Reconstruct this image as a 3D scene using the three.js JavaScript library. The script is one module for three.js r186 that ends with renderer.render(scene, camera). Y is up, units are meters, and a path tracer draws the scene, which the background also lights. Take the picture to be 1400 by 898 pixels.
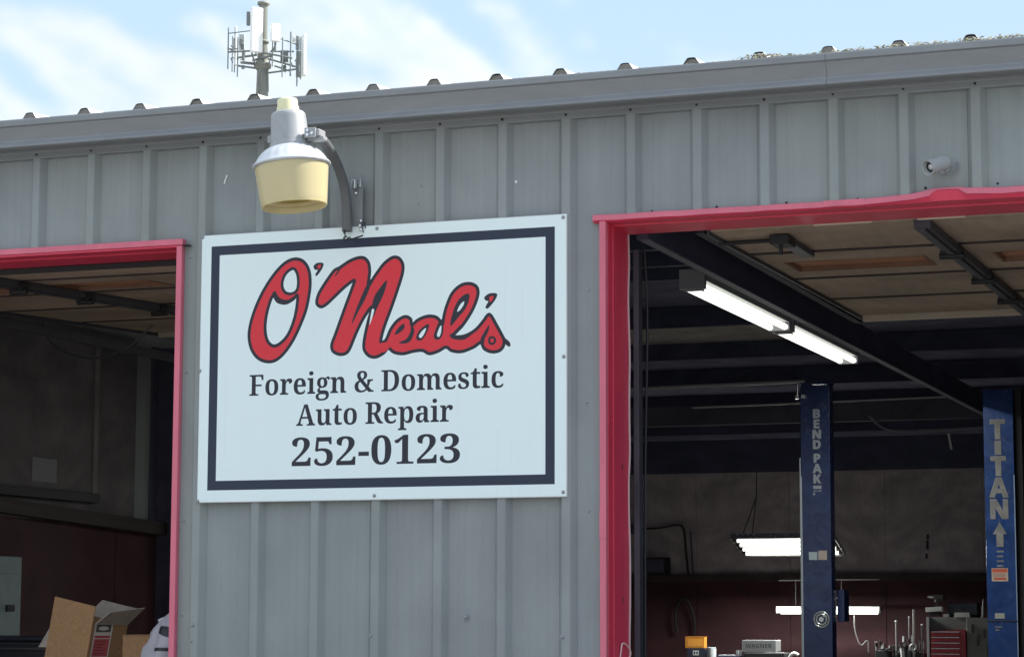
import * as THREE from 'three';
import { mergeGeometries } from 'three/addons/utils/BufferGeometryUtils.js';
import { RoundedBoxGeometry } from 'three/addons/geometries/RoundedBoxGeometry.js';
import { RectAreaLightUniformsLib } from 'three/addons/lights/RectAreaLightUniformsLib.js';
import { ImprovedNoise } from 'three/addons/math/ImprovedNoise.js';

// ------------------------------------------------------------------ camera, sky, sun, exposure
const scene = new THREE.Scene();
const EYE = 1.55;
const camera = new THREE.PerspectiveCamera(15.975, 1024 / 656, 0.1, 4000);
camera.position.set(5.2117, EYE, 9.7888);
camera.rotation.order = 'YXZ';
camera.rotation.set(0.1233, 0.35525, 0.0027);
camera.updateMatrixWorld();
scene.add(camera);

const renderer = new THREE.WebGLRenderer({ antialias: true });
renderer.setSize(1024, 656);
renderer.toneMapping = THREE.LinearToneMapping;
renderer.toneMappingExposure = 1.8;
renderer.shadowMap.enabled = true;
RectAreaLightUniformsLib.init();

const SKY_GAIN = 0.685, SUN_POWER = 4.6;
const sunDir = new THREE.Vector3(0.62, 0.72, -0.31).normalize();
const sun = new THREE.DirectionalLight(new THREE.Color(1.0, 0.965, 0.91), SUN_POWER);
sun.position.copy(sunDir).multiplyScalar(60);
sun.castShadow = true; sun.shadow.radius = 8;
sun.shadow.mapSize.set(2048, 2048);
Object.assign(sun.shadow.camera, { left: -25, right: 25, top: 25, bottom: -25, near: 1, far: 140 });
scene.add(sun); scene.add(sun.target);

const perlin = new ImprovedNoise();
function fbm(x, y, z, oct = 5) { let s = 0, a = 0.5, f = 1; for (let i = 0; i < oct; i++) { s += a * perlin.noise(x * f, y * f, z * f + i * 7.3); a *= 0.5; f *= 2.03; } return s; }
const sstep = (a, b, x) => { const t = Math.min(1, Math.max(0, (x - a) / (b - a))); return t * t * (3 - 2 * t); };
const lerp = (a, b, t) => a + (b - a) * t;

function makeSky() {
  const W = 2048, H = 1024, d = new Float32Array(W * H * 4);
  // cloud streaks: azimuth (degrees from straight at the wall, left negative), elevation, angle, half length, half width, strength
  const gaps = [[-21.5, 14.3, -39, 1.5, 0.30, 1.0], [-19.5, 14.6, -45, 1.0, 0.38, 0.6], [-17.8, 14.1, -50, 1.3, 0.42, 0.9], [-9.5, 14.6, 0, 6.2, 2.6, 1.2], [-29.9, 15.0, -5, 3.2, 0.45, 0.7], [-32.4, 12.9, -40, 0.9, 0.32, 0.8],
    [-29.2, 14.2, -20, 1.3, 0.32, 0.5], [-24.4, 13.3, -25, 1.2, 0.3, 0.35], [-24, 17.5, -35, 4.5, 1.1, 0.7], [-14, 18, -45, 5, 0.9, 0.7], [5, 18, 10, 7, 4, 0.8], [-40, 14, -30, 4, 0.8, 0.6]];
  for (let j = 0; j < H; j++) {
    const el = ((j + 0.5) / H - 0.5) * Math.PI, y = Math.sin(el), e = el * 180 / Math.PI;
    for (let i = 0; i < W; i++) {
      const a = ((i + 0.5) / W - 0.5) * 2 * Math.PI, x = Math.cos(el) * Math.cos(a), z = Math.cos(el) * Math.sin(a), o = (j * W + i) * 4;
      if (e < -1.5) { d[o] = 0.34; d[o + 1] = 0.33; d[o + 2] = 0.31; d[o + 3] = 1; continue; }
      const up = Math.max(0, y), h = Math.exp(-up * 3.2);
      let r = lerp(0.32, 0.71, h), g = lerp(0.54, 0.83, h), b = lerp(0.88, 0.92, h);
      const az = Math.atan2(x, -z) * 180 / Math.PI;
      // broad banks of thin cloud everywhere, with diagonal streaks
      const q = 1 / (up + 0.16), px = x * q, pz = z * q;
      const wx = fbm(px * 0.8, pz * 0.8, 3.1, 4), wz = fbm(px * 0.8 + 9, pz * 0.8, 5.7, 4);
      const u = px * 0.77 + pz * 0.64, v = -px * 0.64 + pz * 0.77;
      let c = 0.50 + 1.15 * fbm(u * 0.75 + wx * 0.8, v * 1.9 + wz * 0.8, 1.7, 6) + 0.5 * fbm(px * 0.35, pz * 0.35, 11.2, 3);
      for (const [ga, ge, ang, L, Wd, s] of gaps) {
        let da = az - ga; if (da > 180) da -= 360; if (da < -180) da += 360;
        if (Math.abs(da) > 22 || Math.abs(e - ge) > 16) continue;
        const t = ang * Math.PI / 180, wob = 0.35 * fbm(az * 0.9, e * 0.9, ga, 4);
        const p1 = (da * Math.cos(t) + (e - ge) * Math.sin(t)) / L, p2 = (-da * Math.sin(t) + (e - ge) * Math.cos(t) + wob) / Wd;
        c -= s * 0.9 * Math.exp(-(p1 * p1 + p2 * p2));
      }
      c += 0.30 * fbm(az * 0.5 + 4 + e * 0.4, e * 1.1 + az * 0.35, 2.2, 5);
      { c += 0.22 * fbm(az * 1.3, e * 2.6, 14.1, 4); const s1 = az * 0.78 - e * 0.62, s2 = az * 0.62 + e * 0.78; c += 0.34 * fbm(s1 * 0.35 + 3, s2 * 1.5, 6.6, 5); } // fine wisps running down to the right
      const cov = sstep(0.14, 0.74, c) * 0.94;
      const shade = (0.96 + 0.12 * fbm(px * 2, pz * 2, 8, 4)) * (1 + 0.45 * up); // thin cloud is brighter overhead than at the horizon
      r = lerp(r, 0.765 * shade, cov); g = lerp(g, 0.81 * shade, cov); b = lerp(b, 0.85 * shade, cov);
      const back = 1.0;
      d[o] = r * SKY_GAIN * back; d[o + 1] = g * SKY_GAIN * back; d[o + 2] = b * SKY_GAIN * back; d[o + 3] = 1;
    }
  }
  const t = new THREE.DataTexture(d, W, H, THREE.RGBAFormat, THREE.FloatType);
  t.mapping = THREE.EquirectangularReflectionMapping; t.magFilter = t.minFilter = THREE.LinearFilter; t.wrapS = THREE.RepeatWrapping; t.needsUpdate = true;
  return t;
}
scene.background = makeSky();
scene.environment = scene.background;

// ------------------------------------------------------------------ helpers
let seed = 20240607;
const rnd = () => { seed = (seed * 1664525 + 1013904223) >>> 0; return seed / 4294967296; };
const rr = (a, b) => a + (b - a) * rnd();
const used = new Map();
function numbered(n) { const k = used.get(n) ?? 0; used.set(n, k + 1); return k ? n + '_' + String(k).padStart(3, '0') : n; }
function tag(o, label, category, group, kind) { if (label) o.userData.label = label; if (category) o.userData.category = category; if (group) o.userData.group = group; if (kind) o.userData.kind = kind; return o; }
function thing(name, label, category, pos = [0, 0, 0], rot = [0, 0, 0], group) {
  const o = new THREE.Group(); o.name = numbered(name); o.position.set(...pos); o.rotation.set(...rot); scene.add(o);
  return tag(o, label, category, group);
}
function part(name, geo, m, parent, label) {
  const g = Array.isArray(geo) ? (geo.length > 1 ? mergeGeometries(geo.map((x) => { const y = x.index ? x.toNonIndexed() : x; for (const k of Object.keys(y.attributes)) if (!['position', 'normal', 'uv'].includes(k)) y.deleteAttribute(k); return y; })) : geo[0]) : geo;
  const o = new THREE.Mesh(g, m); o.name = numbered(name); o.castShadow = o.receiveShadow = true; parent.add(o);
  if (label) o.userData.label = label;
  return o;
}
function meterUV(g, s = 1) { // box-projected uv in metres
  const p = g.attributes.position, n = g.attributes.normal, uv = new Float32Array(p.count * 2);
  for (let i = 0; i < p.count; i++) {
    const ax = Math.abs(n.getX(i)), ay = Math.abs(n.getY(i)), az = Math.abs(n.getZ(i));
    const [a, b] = ay >= ax && ay >= az ? [p.getX(i), p.getZ(i)] : ax >= az ? [p.getZ(i), p.getY(i)] : [p.getX(i), p.getY(i)];
    uv[i * 2] = a * s; uv[i * 2 + 1] = b * s;
  }
  g.setAttribute('uv', new THREE.BufferAttribute(uv, 2)); return g;
}
// axis-aligned box from two corners, bevelled when it is thick enough
function bb(x0, x1, y0, y1, z0, z1, r = 0.003) {
  const w = x1 - x0, h = y1 - y0, d = z1 - z0, m = Math.min(w, h, d);
  const g = r > 0 && m > 2.2 * r ? new RoundedBoxGeometry(w, h, d, 1, r) : new THREE.BoxGeometry(w, h, d);
  g.translate((x0 + x1) / 2, (y0 + y1) / 2, (z0 + z1) / 2);
  return meterUV(g);
}
function cyl(r0, r1, h, seg = 20, open = false) { return new THREE.CylinderGeometry(r1, r0, h, seg, 1, open); }
function rod(a, b, r, seg = 8) {
  const A = new THREE.Vector3(...a), B = new THREE.Vector3(...b), d = B.clone().sub(A), g = new THREE.CylinderGeometry(r, r, d.length(), seg);
  g.applyQuaternion(new THREE.Quaternion().setFromUnitVectors(new THREE.Vector3(0, 1, 0), d.normalize())); g.translate((A.x + B.x) / 2, (A.y + B.y) / 2, (A.z + B.z) / 2); return g;
}
function bar(a, b, w, h) { // rectangular bar between two points
  const A = new THREE.Vector3(...a), B = new THREE.Vector3(...b), d = B.clone().sub(A), g = new THREE.BoxGeometry(w, d.length(), h);
  g.applyQuaternion(new THREE.Quaternion().setFromUnitVectors(new THREE.Vector3(0, 1, 0), d.normalize())); g.translate((A.x + B.x) / 2, (A.y + B.y) / 2, (A.z + B.z) / 2); return g;
}
function tube(pts, r, seg = 24, rad = 8, closed = false) { return new THREE.TubeGeometry(new THREE.CatmullRomCurve3(pts.map((p) => new THREE.Vector3(...p)), closed), seg, r, rad, closed); }
function lathe(pts, seg = 48) { return new THREE.LatheGeometry(pts.map((p) => new THREE.Vector2(...p)), seg); }
function extrudeX(profile, x0, x1, closed = true) { // profile of [z, y] extruded along x
  const s = new THREE.Shape(profile.map(([z, y]) => new THREE.Vector2(-z, y)));
  const g = new THREE.ExtrudeGeometry(s, { depth: x1 - x0, bevelEnabled: false }); g.rotateY(Math.PI / 2); g.translate(x0, 0, 0); return meterUV(g.toNonIndexed ? (g.index ? g.toNonIndexed() : g) : g);
}

// ------------------------------------------------------------------ textures and materials
function noiseTex(w, h, fn, srgb = true) {
  const d = new Uint8Array(w * h * 4);
  for (let j = 0; j < h; j++) for (let i = 0; i < w; i++) { const c = fn(i / w, j / h), o = (j * w + i) * 4; for (let k = 0; k < 3; k++) d[o + k] = Math.max(0, Math.min(255, (Array.isArray(c) ? c[k] : c) * 255)); d[o + 3] = 255; }
  const t = new THREE.DataTexture(d, w, h); t.wrapS = t.wrapT = THREE.RepeatWrapping; t.magFilter = THREE.LinearFilter; t.minFilter = THREE.LinearMipmapLinearFilter; t.generateMipmaps = true;
  if (srgb) t.colorSpace = THREE.SRGBColorSpace; t.needsUpdate = true; return t;
}
// periodic noise on a torus so that repeats do not seam
const tor = (u, v, fu, fv, s, oct = 4) => { const a = u * 2 * Math.PI, b = v * 2 * Math.PI; return fbm(Math.cos(a) * fu + s, Math.sin(a) * fu + Math.cos(b) * fv, Math.sin(b) * fv + s * 1.7, oct); };
const streakTex = noiseTex(512, 512, (u, v) => { // rain streaks and chalky fading on painted steel: long in v
  const s = tor(u, v, 9, 0.35, 2.1, 5), f = tor(u, v, 26, 0.7, 5.3, 4), c = tor(u, v, 1.3, 1.3, 9.1, 5), sp = tor(u, v, 30, 30, 3.3, 2);
  const l = 0.94 + 0.035 * s + 0.012 * f + 0.09 * c + 0.012 * sp; return [l * 0.995, l, l * 1.0];
});
const blotTex = noiseTex(512, 512, (u, v) => { const c = tor(u, v, 1.6, 1.6, 4.4, 6), f = tor(u, v, 14, 14, 1.9, 4); return 0.94 + 0.08 * c + 0.03 * f; });
const grimeTex = noiseTex(512, 512, (u, v) => { const c = tor(u, v, 1.2, 1.8, 7.7, 6), f = tor(u, v, 18, 3, 2.9, 4); const l = 0.84 + 0.24 * c + 0.09 * f; return [l, l * 0.97, l * 0.94]; });
const roughTex = noiseTex(256, 256, (u, v) => 0.62 + 0.45 * tor(u, v, 3, 3, 6.1, 5), false);
const bumpTex = noiseTex(512, 512, (u, v) => 0.5 + 0.5 * tor(u, v, 1.1, 0.7, 12.3, 4) + 0.06 * tor(u, v, 20, 20, 2.0, 3), false);
const canTex = noiseTex(256, 256, (u, v) => 0.5 + 0.5 * tor(u, v, 0.9, 0.6, 12.3, 2), false);
const cardTex = noiseTex(256, 256, (u, v) => { const l = 0.9 + 0.12 * tor(u, v, 3, 3, 8.8, 5); return [l, l * 0.985, l * 0.96]; });
const asphaltTex = noiseTex(512, 512, (u, v) => { const l = 0.78 + 0.22 * tor(u, v, 2, 2, 5.5, 6) + 0.35 * tor(u, v, 60, 60, 1.1, 2); return [l, l * 0.985, l * 0.96]; });
function rep(t, s, s2 = s) { const c = t.clone(); c.repeat.set(s, s2); c.needsUpdate = true; return c; }
function mat(c, o = {}) { const { r = 0.6, m = 0, phys, ...x } = o; const k = phys ? THREE.MeshPhysicalMaterial : THREE.MeshStandardMaterial; const a = new k({ roughness: r, metalness: m, ...x }); a.color.setRGB(...c); if (!x.side) a.side = THREE.DoubleSide; return a; }

const streak3 = rep(streakTex, 0.42, 0.30), blot1 = rep(blotTex, 0.7), grime1 = rep(grimeTex, 0.45), rough1 = rep(roughTex, 1.3), bump1 = rep(bumpTex, 0.55);
const M = {};
M.wall = [0, 1, 2, 3].map((k) => mat([0.292 + 0.009 * (k % 2), 0.312 + 0.006 * ((k + 1) % 3), 0.314 + 0.006 * k / 3], { r: 0.52, map: streak3, bumpMap: rep(canTex, 0.5, 0.34), bumpScale: 0.006 }));
M.trim = mat([0.255, 0.267, 0.28], { r: 0.5, map: rep(streakTex, 0.15, 0.8) });
M.gutter = mat([0.265, 0.277, 0.29], { r: 0.42, map: rep(blotTex, 0.5, 1.5), bumpMap: bump1, bumpScale: 0.0008 });
M.roof = mat([0.80, 0.80, 0.79], { r: 0.45, map: blot1 });
M.closure = mat([0.34, 0.34, 0.33], { r: 0.95, map: rep(grimeTex, 6) });
M.pink = mat([0.78, 0.18, 0.255], { r: 0.5, map: rep(streakTex, 1.2, 0.5) });
M.red = mat([0.76, 0.050, 0.110], { r: 0.45, map: rep(streakTex, 0.3) });
M.seal = mat([0.60, 0.42, 0.44], { r: 0.7 });
M.black = mat([0.012, 0.012, 0.016], { r: 0.6, map: blot1 });
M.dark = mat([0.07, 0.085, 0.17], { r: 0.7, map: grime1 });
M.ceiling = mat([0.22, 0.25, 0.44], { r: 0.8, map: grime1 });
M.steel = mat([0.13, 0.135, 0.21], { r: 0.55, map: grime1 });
M.darksteel = mat([0.09, 0.09, 0.10], { r: 0.45, m: 0.5, map: grime1 });
M.galv = mat([0.55, 0.57, 0.58], { r: 0.38, m: 0.75, map: rep(blotTex, 3), roughnessMap: rough1 });
M.screw = mat([0.30, 0.31, 0.33], { r: 0.4, m: 0.6 });
M.chrome = mat([0.8, 0.8, 0.82], { r: 0.15, m: 1 });
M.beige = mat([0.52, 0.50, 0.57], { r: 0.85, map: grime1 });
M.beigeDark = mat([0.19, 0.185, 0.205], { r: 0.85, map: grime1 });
M.redwall = mat([0.070, 0.022, 0.032], { r: 0.8, map: grime1 });
M.timber = mat([0.075, 0.058, 0.065], { r: 0.85, map: grime1 });
M.doorTan = mat([0.53, 0.43, 0.34], { r: 0.7, map: rep(grimeTex, 0.22, 0.22) });
M.doorEdge = mat([0.62, 0.53, 0.42], { r: 0.6, map: blot1 });
M.doorWood = mat([0.66, 0.33, 0.19], { r: 0.75, map: rep(grimeTex, 0.8, 4) });
M.beamPaint = mat([0.07, 0.075, 0.14], { r: 0.7, map: grime1 });
M.track = mat([0.035, 0.035, 0.055], { r: 0.7 });
M.frameWood = mat([0.30, 0.17, 0.11], { r: 0.7, map: grime1 });
M.doorSteel = mat([0.075, 0.08, 0.11], { r: 0.5, m: 0.3, map: grime1 });
M.blue = mat([0.009, 0.026, 0.115], { r: 0.38, map: rep(grimeTex, 1.1), roughnessMap: rough1 });
M.blueLight = mat([0.020, 0.068, 0.27], { r: 0.36, map: rep(grimeTex, 0.9), roughnessMap: rough1 });
M.white = mat([0.74, 0.75, 0.75], { r: 0.5, map: blot1 });
M.concrete = mat([0.42, 0.41, 0.40], { r: 0.9, map: rep(grimeTex, 0.25) });

// ------------------------------------------------------------------ ground
{
  const g = new THREE.PlaneGeometry(1600, 1600); g.rotateX(-Math.PI / 2); meterUV(g);
  tag(part('parking_lot', g, mat([0.40, 0.40, 0.39], { r: 0.95, map: rep(asphaltTex, 0.35) }), scene), 'pale worn paving of the lot in front of the shop', null, null, 'structure');
  const f = bb(-3.9, 9.0, 0.004, 0.03, -18.2, -0.02, 0); tag(part('floor', f, M.concrete, scene), 'stained concrete floor inside the shop', null, null, 'structure');
}

// ------------------------------------------------------------------ the building
const RIB = 0.3048, EAVE = 3.81, HEAD = 3.331, LX = -0.083, RX = 2.004;   // outer edges of the two door trims
const shop = thing('repair_shop', 'grey ribbed metal auto repair shop with two red-framed open bay doors', 'building');
{
  // profile across one rib module, x from the top-left edge of the rib
  const prof = [[-0.020, 0], [-0.0015, 0.030], [0.0015, 0.0318], [0.0360, 0.0318], [0.0390, 0.030], [0.062, 0], [0.108, 0], [0.120, 0.0024], [0.136, 0.0024], [0.148, 0], [0.190, 0], [0.202, 0.0024], [0.218, 0.0024], [0.230, 0]];
  function ribbon(xa, xb, ya, yb, lap) {
    const pts = [];
    for (let k = Math.floor(xa / RIB) - 1; k <= Math.ceil(xb / RIB) + 1; k++) for (const [dx, dz] of prof) pts.push([k * RIB + dx, dz]);
    const zAt = (x) => { for (let i = 1; i < pts.length; i++) if (x <= pts[i][0]) { const t = (x - pts[i - 1][0]) / (pts[i][0] - pts[i - 1][0]); return lerp(pts[i - 1][1], pts[i][1], t); } return 0; };
    const list = [[xa, zAt(xa)], ...pts.filter(([x]) => x > xa + 1e-4 && x < xb - 1e-4), [xb, zAt(xb)]];
    const pos = [], uv = [], n = [], ny = Math.max(1, Math.round((yb - ya) / 0.35));
    for (let i = 0; i + 1 < list.length; i++) {
      const [x0, z0] = list[i], [x1, z1] = list[i + 1], L = Math.hypot(x1 - x0, z1 - z0) || 1, nx = -(z1 - z0) / L, nz = (x1 - x0) / L;
      const o0 = (x0 > lap ? 0.0016 : 0), o1 = (x1 > lap ? 0.0016 : 0);
      for (let j = 0; j < ny; j++) {
        const y0 = lerp(ya, yb, j / ny), y1 = lerp(ya, yb, (j + 1) / ny);
        for (const [x, y, z] of [[x0, y0, z0 + o0], [x1, y0, z1 + o1], [x1, y1, z1 + o1], [x0, y0, z0 + o0], [x1, y1, z1 + o1], [x0, y1, z0 + o0]]) { pos.push(x, y, z); n.push(nx, 0, nz); uv.push(x, y); }
      }
    }
    const g = new THREE.BufferGeometry(); g.setAttribute('position', new THREE.Float32BufferAttribute(pos, 3)); g.setAttribute('normal', new THREE.Float32BufferAttribute(n, 3)); g.setAttribute('uv', new THREE.Float32BufferAttribute(uv, 2)); return g;
  }
  // wall sheets, three ribs wide, cut round the two openings
  const L0 = -2.75, R1 = 5.9;
  const zones = [[-4.1, L0, 0.02, EAVE], [L0, LX, HEAD, EAVE], [LX, RX, 0.02, EAVE], [RX, R1, HEAD, EAVE], [R1, 9.2, 0.02, EAVE]];
  let kk = 0;
  for (let k = -15; k * RIB < 9.2; k += 3, kk++) {
    const s0 = k * RIB - 0.022, s1 = s0 + 3 * RIB + 0.084, gs = [];
    for (const [a, b, y0, y1] of zones) { const x0 = Math.max(a, s0), x1 = Math.min(b, s1); if (x1 - x0 > 0.01) gs.push(ribbon(x0, x1, y0, y1, s0 + 3 * RIB + 0.002)); }
    if (gs.length) part('wall_panel', gs, M.wall[(kk * 3 + 1) % 4], shop);
  }
  // insulated core and inner face of the front wall
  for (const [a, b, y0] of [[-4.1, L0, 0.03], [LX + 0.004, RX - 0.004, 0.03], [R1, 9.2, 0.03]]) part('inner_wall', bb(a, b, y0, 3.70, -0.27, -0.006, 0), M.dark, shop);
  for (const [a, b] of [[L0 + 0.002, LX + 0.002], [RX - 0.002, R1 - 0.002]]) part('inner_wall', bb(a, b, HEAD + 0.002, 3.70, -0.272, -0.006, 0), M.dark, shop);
  // eave trim against the ribs
  part('eave_trim', extrudeX([[0, 3.778], [0.0335, 3.778], [0.036, 3.782], [0.036, 3.806], [0.040, 3.812], [0.040, 3.95], [0, 3.95]], -4.1, 9.2), M.trim, shop);
  // gutter: outer profile with top lip, leaning face, rounded lower bead and underside
  const gp = [[0.041, 3.940], [0.041, 3.822], [0.158, 3.808], [0.174, 3.809], [0.1785, 3.813], [0.177, 3.818], [0.161, 3.838], [0.159, 3.846], [0.180, 3.900], [0.181, 3.908], [0.192, 3.913], [0.193, 3.938], [0.190, 3.944], [0.184, 3.944], [0.182, 3.938], [0.182, 3.918], [0.172, 3.912], [0.153, 3.848], [0.153, 3.826], [0.148, 3.820], [0.051, 3.833], [0.051, 3.940]];
  part('gutter', extrudeX(gp, -4.25, 3.07), M.gutter, shop);
  part('gutter', extrudeX(gp.map(([z, y]) => [z, y]), 3.0715, 9.3), M.gutter, shop);
  // roof sheets: front and rear slopes, ribs aligned with the wall's
  const SL = 1 / 12, zr = -9.1, yE = 3.961, yR = yE + SL * 9.2;
  const rp = [[-0.024, 0], [-0.008, 0.024], [-0.003, 0.0305], [0.007, 0.033], [0.025, 0.033], [0.035, 0.0305], [0.040, 0.024], [0.056, 0], [0.14, 0], [0.146, 0.004], [0.16, 0.004], [0.166, 0], [0.20, 0], [0.206, 0.004], [0.22, 0.004], [0.226, 0]];
  for (let k = -15; k * RIB < 9.2; k += 3) {
    const xs = []; for (let q = 0; q < 3; q++) for (const [dx, dy] of rp) xs.push([(k + q) * RIB + dx, dy]); xs.push([(k + 3) * RIB - 0.024, 0]);
    for (const side of [0, 1]) {
      const pos = [], uv = [], zz = side ? [zr, -18.45] : [0.105, zr], yy = side ? [yR, yE] : [yE, yR];
      for (let i = 0; i + 1 < xs.length; i++) for (const [a, b] of [[0, 0], [1, 0], [1, 1], [0, 0], [1, 1], [0, 1]]) { const [x, dy] = xs[i + a]; pos.push(x, yy[b] + dy, zz[b]); uv.push(x, zz[b]); }
      const g = new THREE.BufferGeometry(); g.setAttribute('position', new THREE.Float32BufferAttribute(pos, 3)); g.setAttribute('uv', new THREE.Float32BufferAttribute(uv, 2)); g.computeVertexNormals();
      part('roof_panel', g, M.roof, shop);
    }
  }
  // foam closures that plug the rib ends
  const cs = new THREE.Shape([[-0.021, 0], [-0.007, 0.022], [0.006, 0.0295], [0.026, 0.0295], [0.039, 0.022], [0.053, 0]].map((p) => new THREE.Vector2(...p)));
  const cg = new THREE.ExtrudeGeometry(cs, { depth: 0.03, bevelEnabled: true, bevelSize: 0.0008, bevelThickness: 0.002, bevelSegments: 1 });
  for (let k = -13; k < 29; k++) { const c = part('foam_closure', cg, M.closure, shop); c.position.set(k * RIB + rr(-0.002, 0.002), yE + 0.0005, 0.068 + rr(-0.006, 0.005)); c.scale.y = rr(0.9, 1.0); }
  part('ridge_cap', extrudeX([[zr - 0.2, yR + 0.02], [zr, yR + 0.06], [zr + 0.2, yR + 0.02], [zr, yR + 0.042]], -4.2, 9.3), M.roof, shop);
  // ceiling insulation and purlins
  const pl = (z) => yE - 0.24 + SL * (z > zr ? 0.105 - z : z + 18.45);
  part('ceiling', extrudeX([[-0.006, pl(-0.006) - 0.02], [zr, pl(zr)], [-18.2, pl(-18.2)], [-18.2, pl(-18.2) + 0.03], [zr, pl(zr) + 0.03], [-0.006, pl(-0.006) + 0.01]], -3.9, 9.0), M.ceiling, shop);
  part('lit_ceiling_band', extrudeX([[-11.15, pl(-11.15) - 0.004], [-12.0, pl(-12.0) - 0.035], [-12.95, pl(-12.95) - 0.004]], -3.0, 0.6), mat([0.55, 0.56, 0.60], { r: 0.8, map: grime1 }), shop);  // pale colour paints in the band of ceiling lit by the tubes
  for (const z of [-1.6, -3.1, -4.6, -6.1, -7.6, -10.6, -12.1, -13.6, -15.1, -16.6]) part('purlin', bb(-3.9, 9.0, pl(z) - 0.19, pl(z) - 0.005, z - 0.03, z + 0.03, 0), M.dark, shop);
  // end walls and rear wall
  part('side_wall', bb(-4.1, -3.9, 0.005, 3.78, -18.4, -0.01, 0), M.wall[1], shop); part('side_wall', bb(9.0, 9.2, 0.005, 3.78, -18.4, -0.01, 0), M.wall[1], shop);
  for (const x of [-4.0, 9.1]) { const s = new THREE.Shape([[0.0, 3.78], [9.1, pl(zr) + 0.2], [18.4, 3.78]].map((p) => new THREE.Vector2(...p))); const g = new THREE.ExtrudeGeometry(s, { depth: 0.12, bevelEnabled: false }); g.rotateY(Math.PI / 2); g.translate(x - 0.06, 0, 0); part('gable', meterUV(g), M.wall[2], shop); }
  part('rear_wall', bb(-4.1, 9.2, 0.005, 3.78, -18.5, -18.401, 0), M.wall[0], shop);
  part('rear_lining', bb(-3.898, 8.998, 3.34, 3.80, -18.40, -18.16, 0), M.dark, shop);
  // lining boards of the rear wall: red below, pale above, dark rail between
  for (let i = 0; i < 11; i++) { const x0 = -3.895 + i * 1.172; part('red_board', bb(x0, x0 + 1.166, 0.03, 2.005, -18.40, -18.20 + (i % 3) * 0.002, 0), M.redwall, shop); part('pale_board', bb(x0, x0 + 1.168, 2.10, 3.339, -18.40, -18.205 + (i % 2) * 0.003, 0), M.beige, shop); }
  part('wall_rail', bb(-3.895, 8.99, 2.005, 2.10, -18.40, -18.15, 0.004), M.timber, shop);
  // left side wall inside: pale boards over red boards, sagging timber ledge
  for (let i = 0; i < 9; i++) { const z1 = -0.3 - i * 1.9; part('red_board', bb(-3.9, -3.875, 0.03, 2.25, z1 - 1.89, z1, 0), M.redwall, shop); }
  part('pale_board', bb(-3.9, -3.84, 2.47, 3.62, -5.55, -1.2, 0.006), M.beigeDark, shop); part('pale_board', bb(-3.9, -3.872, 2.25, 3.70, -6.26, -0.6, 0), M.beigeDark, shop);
  part('wall_patch', bb(-3.842, -3.834, 2.52, 2.69, -5.05, -4.72, 0), mat([0.215, 0.21, 0.225], { r: 0.85 }), shop);
  part('edge_strip', bb(-3.90, -3.825, 2.44, 3.62, -5.62, -5.551, 0.004), mat([0.27, 0.26, 0.27], { r: 0.8, map: grime1 }), shop); part('edge_strip', bb(-3.90, -3.80, 2.40, 2.469, -5.62, -1.2, 0.004), M.black, shop);  // the black strip stands in for the dark gap under the board
  part('timber_ledge', bar([-3.83, 2.405, -2.0], [-3.83, 2.16, -9.0], 0.10, 0.10), M.timber, shop);
  part('frame_column', [bb(-3.9, -3.6, 0.03, 3.68, -6.66, -6.63, 0), bb(-3.9, -3.88, 0.03, 3.68, -6.75, -6.53, 0), bb(-3.62, -3.6, 0.03, 3.68, -6.75, -6.53, 0)], M.steel, shop);
  // steel beam running back from the left jamb of the right bay
  part('beam', [bb(2.075, 2.130, 3.268, 3.43, -13.29, -0.3, 0)], M.beamPaint, shop); part('beam_flange', bb(2.098, 2.142, 3.258, 3.2675, -13.29, -0.3, 0.001), M.steel, shop);
  part('cross_beam', bb(-3.88, 8.99, 3.52, 3.72, -13.4, -13.3, 0), M.steel, shop);

  // door frames: faded front trim, red returns, pale seal
  const jamb = (x, dir) => { // dir: towards the opening
    const q = (a, b, y0, y1, z0, z1, r) => bb(Math.min(x + dir * a, x + dir * b), Math.max(x + dir * a, x + dir * b), y0, y1, z0, z1, r);
    part('jamb_trim', q(0, 0.030, 0.02, 3.304, 0.0, 0.033, 0.003), M.pink, shop);
    part('jamb', [q(0.016, 0.0315, 0.02, 3.304, -0.062, -0.0005, 0.002), q(0.010, 0.036, 0.02, 3.300, -0.280, -0.0625, 0.003)], M.red, shop);
    const g = tube([[x + dir * 0.036, 0.02, -0.276], ...Array.from({ length: 22 }, (_, i) => [x + dir * (0.039 + rr(-0.003, 0.004)), 0.15 + i * 0.143, -0.276]), [x + dir * 0.038, 3.29, -0.276]], 0.006, 120, 5);
    part('door_seal', g, M.seal, shop);
  };
  jamb(RX, 1); jamb(LX, -1); jamb(L0, 1); jamb(R1, -1);
  for (const y of [3.075, 2.42, 1.75]) { const o = part('screw', new THREE.SphereGeometry(0.006, 10, 6).scale(0.5, 1, 1), M.red, shop); o.position.set(RX + 0.0345, y, -0.03); }
  for (const y of [2.21, 1.62]) part('paint_chip', bb(RX + 0.0358, RX + 0.0368, y, y + rr(0.012, 0.03), -0.19, -0.18, 0), M.darksteel, shop);
  part('trim_joint', bb(3.02, 3.20, 3.3085, 3.3335, 0.0345, 0.0365, 0.0008), M.pink, shop); part('trim_joint', bb(RX - 0.0005, RX + 0.0305, 1.9, 2.02, 0.0335, 0.035, 0.0006), M.pink, shop);
  // straight header on the left bay
  part('header_trim', bb(L0 - 0.02, LX + 0.004, 3.309, 3.338, 0.0, 0.036, 0.003), M.pink, shop);
  part('header', [bb(L0, LX - 0.001, 3.298, 3.3085, -0.06, 0.030, 0.002), bb(L0, LX - 0.001, 3.292, 3.308, -0.280, -0.0605, 0.002)], M.red, shop);
  part('header_seal', bb(L0, LX, 3.262, 3.2915, -0.276, -0.262, 0.003), M.black, shop);
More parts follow.
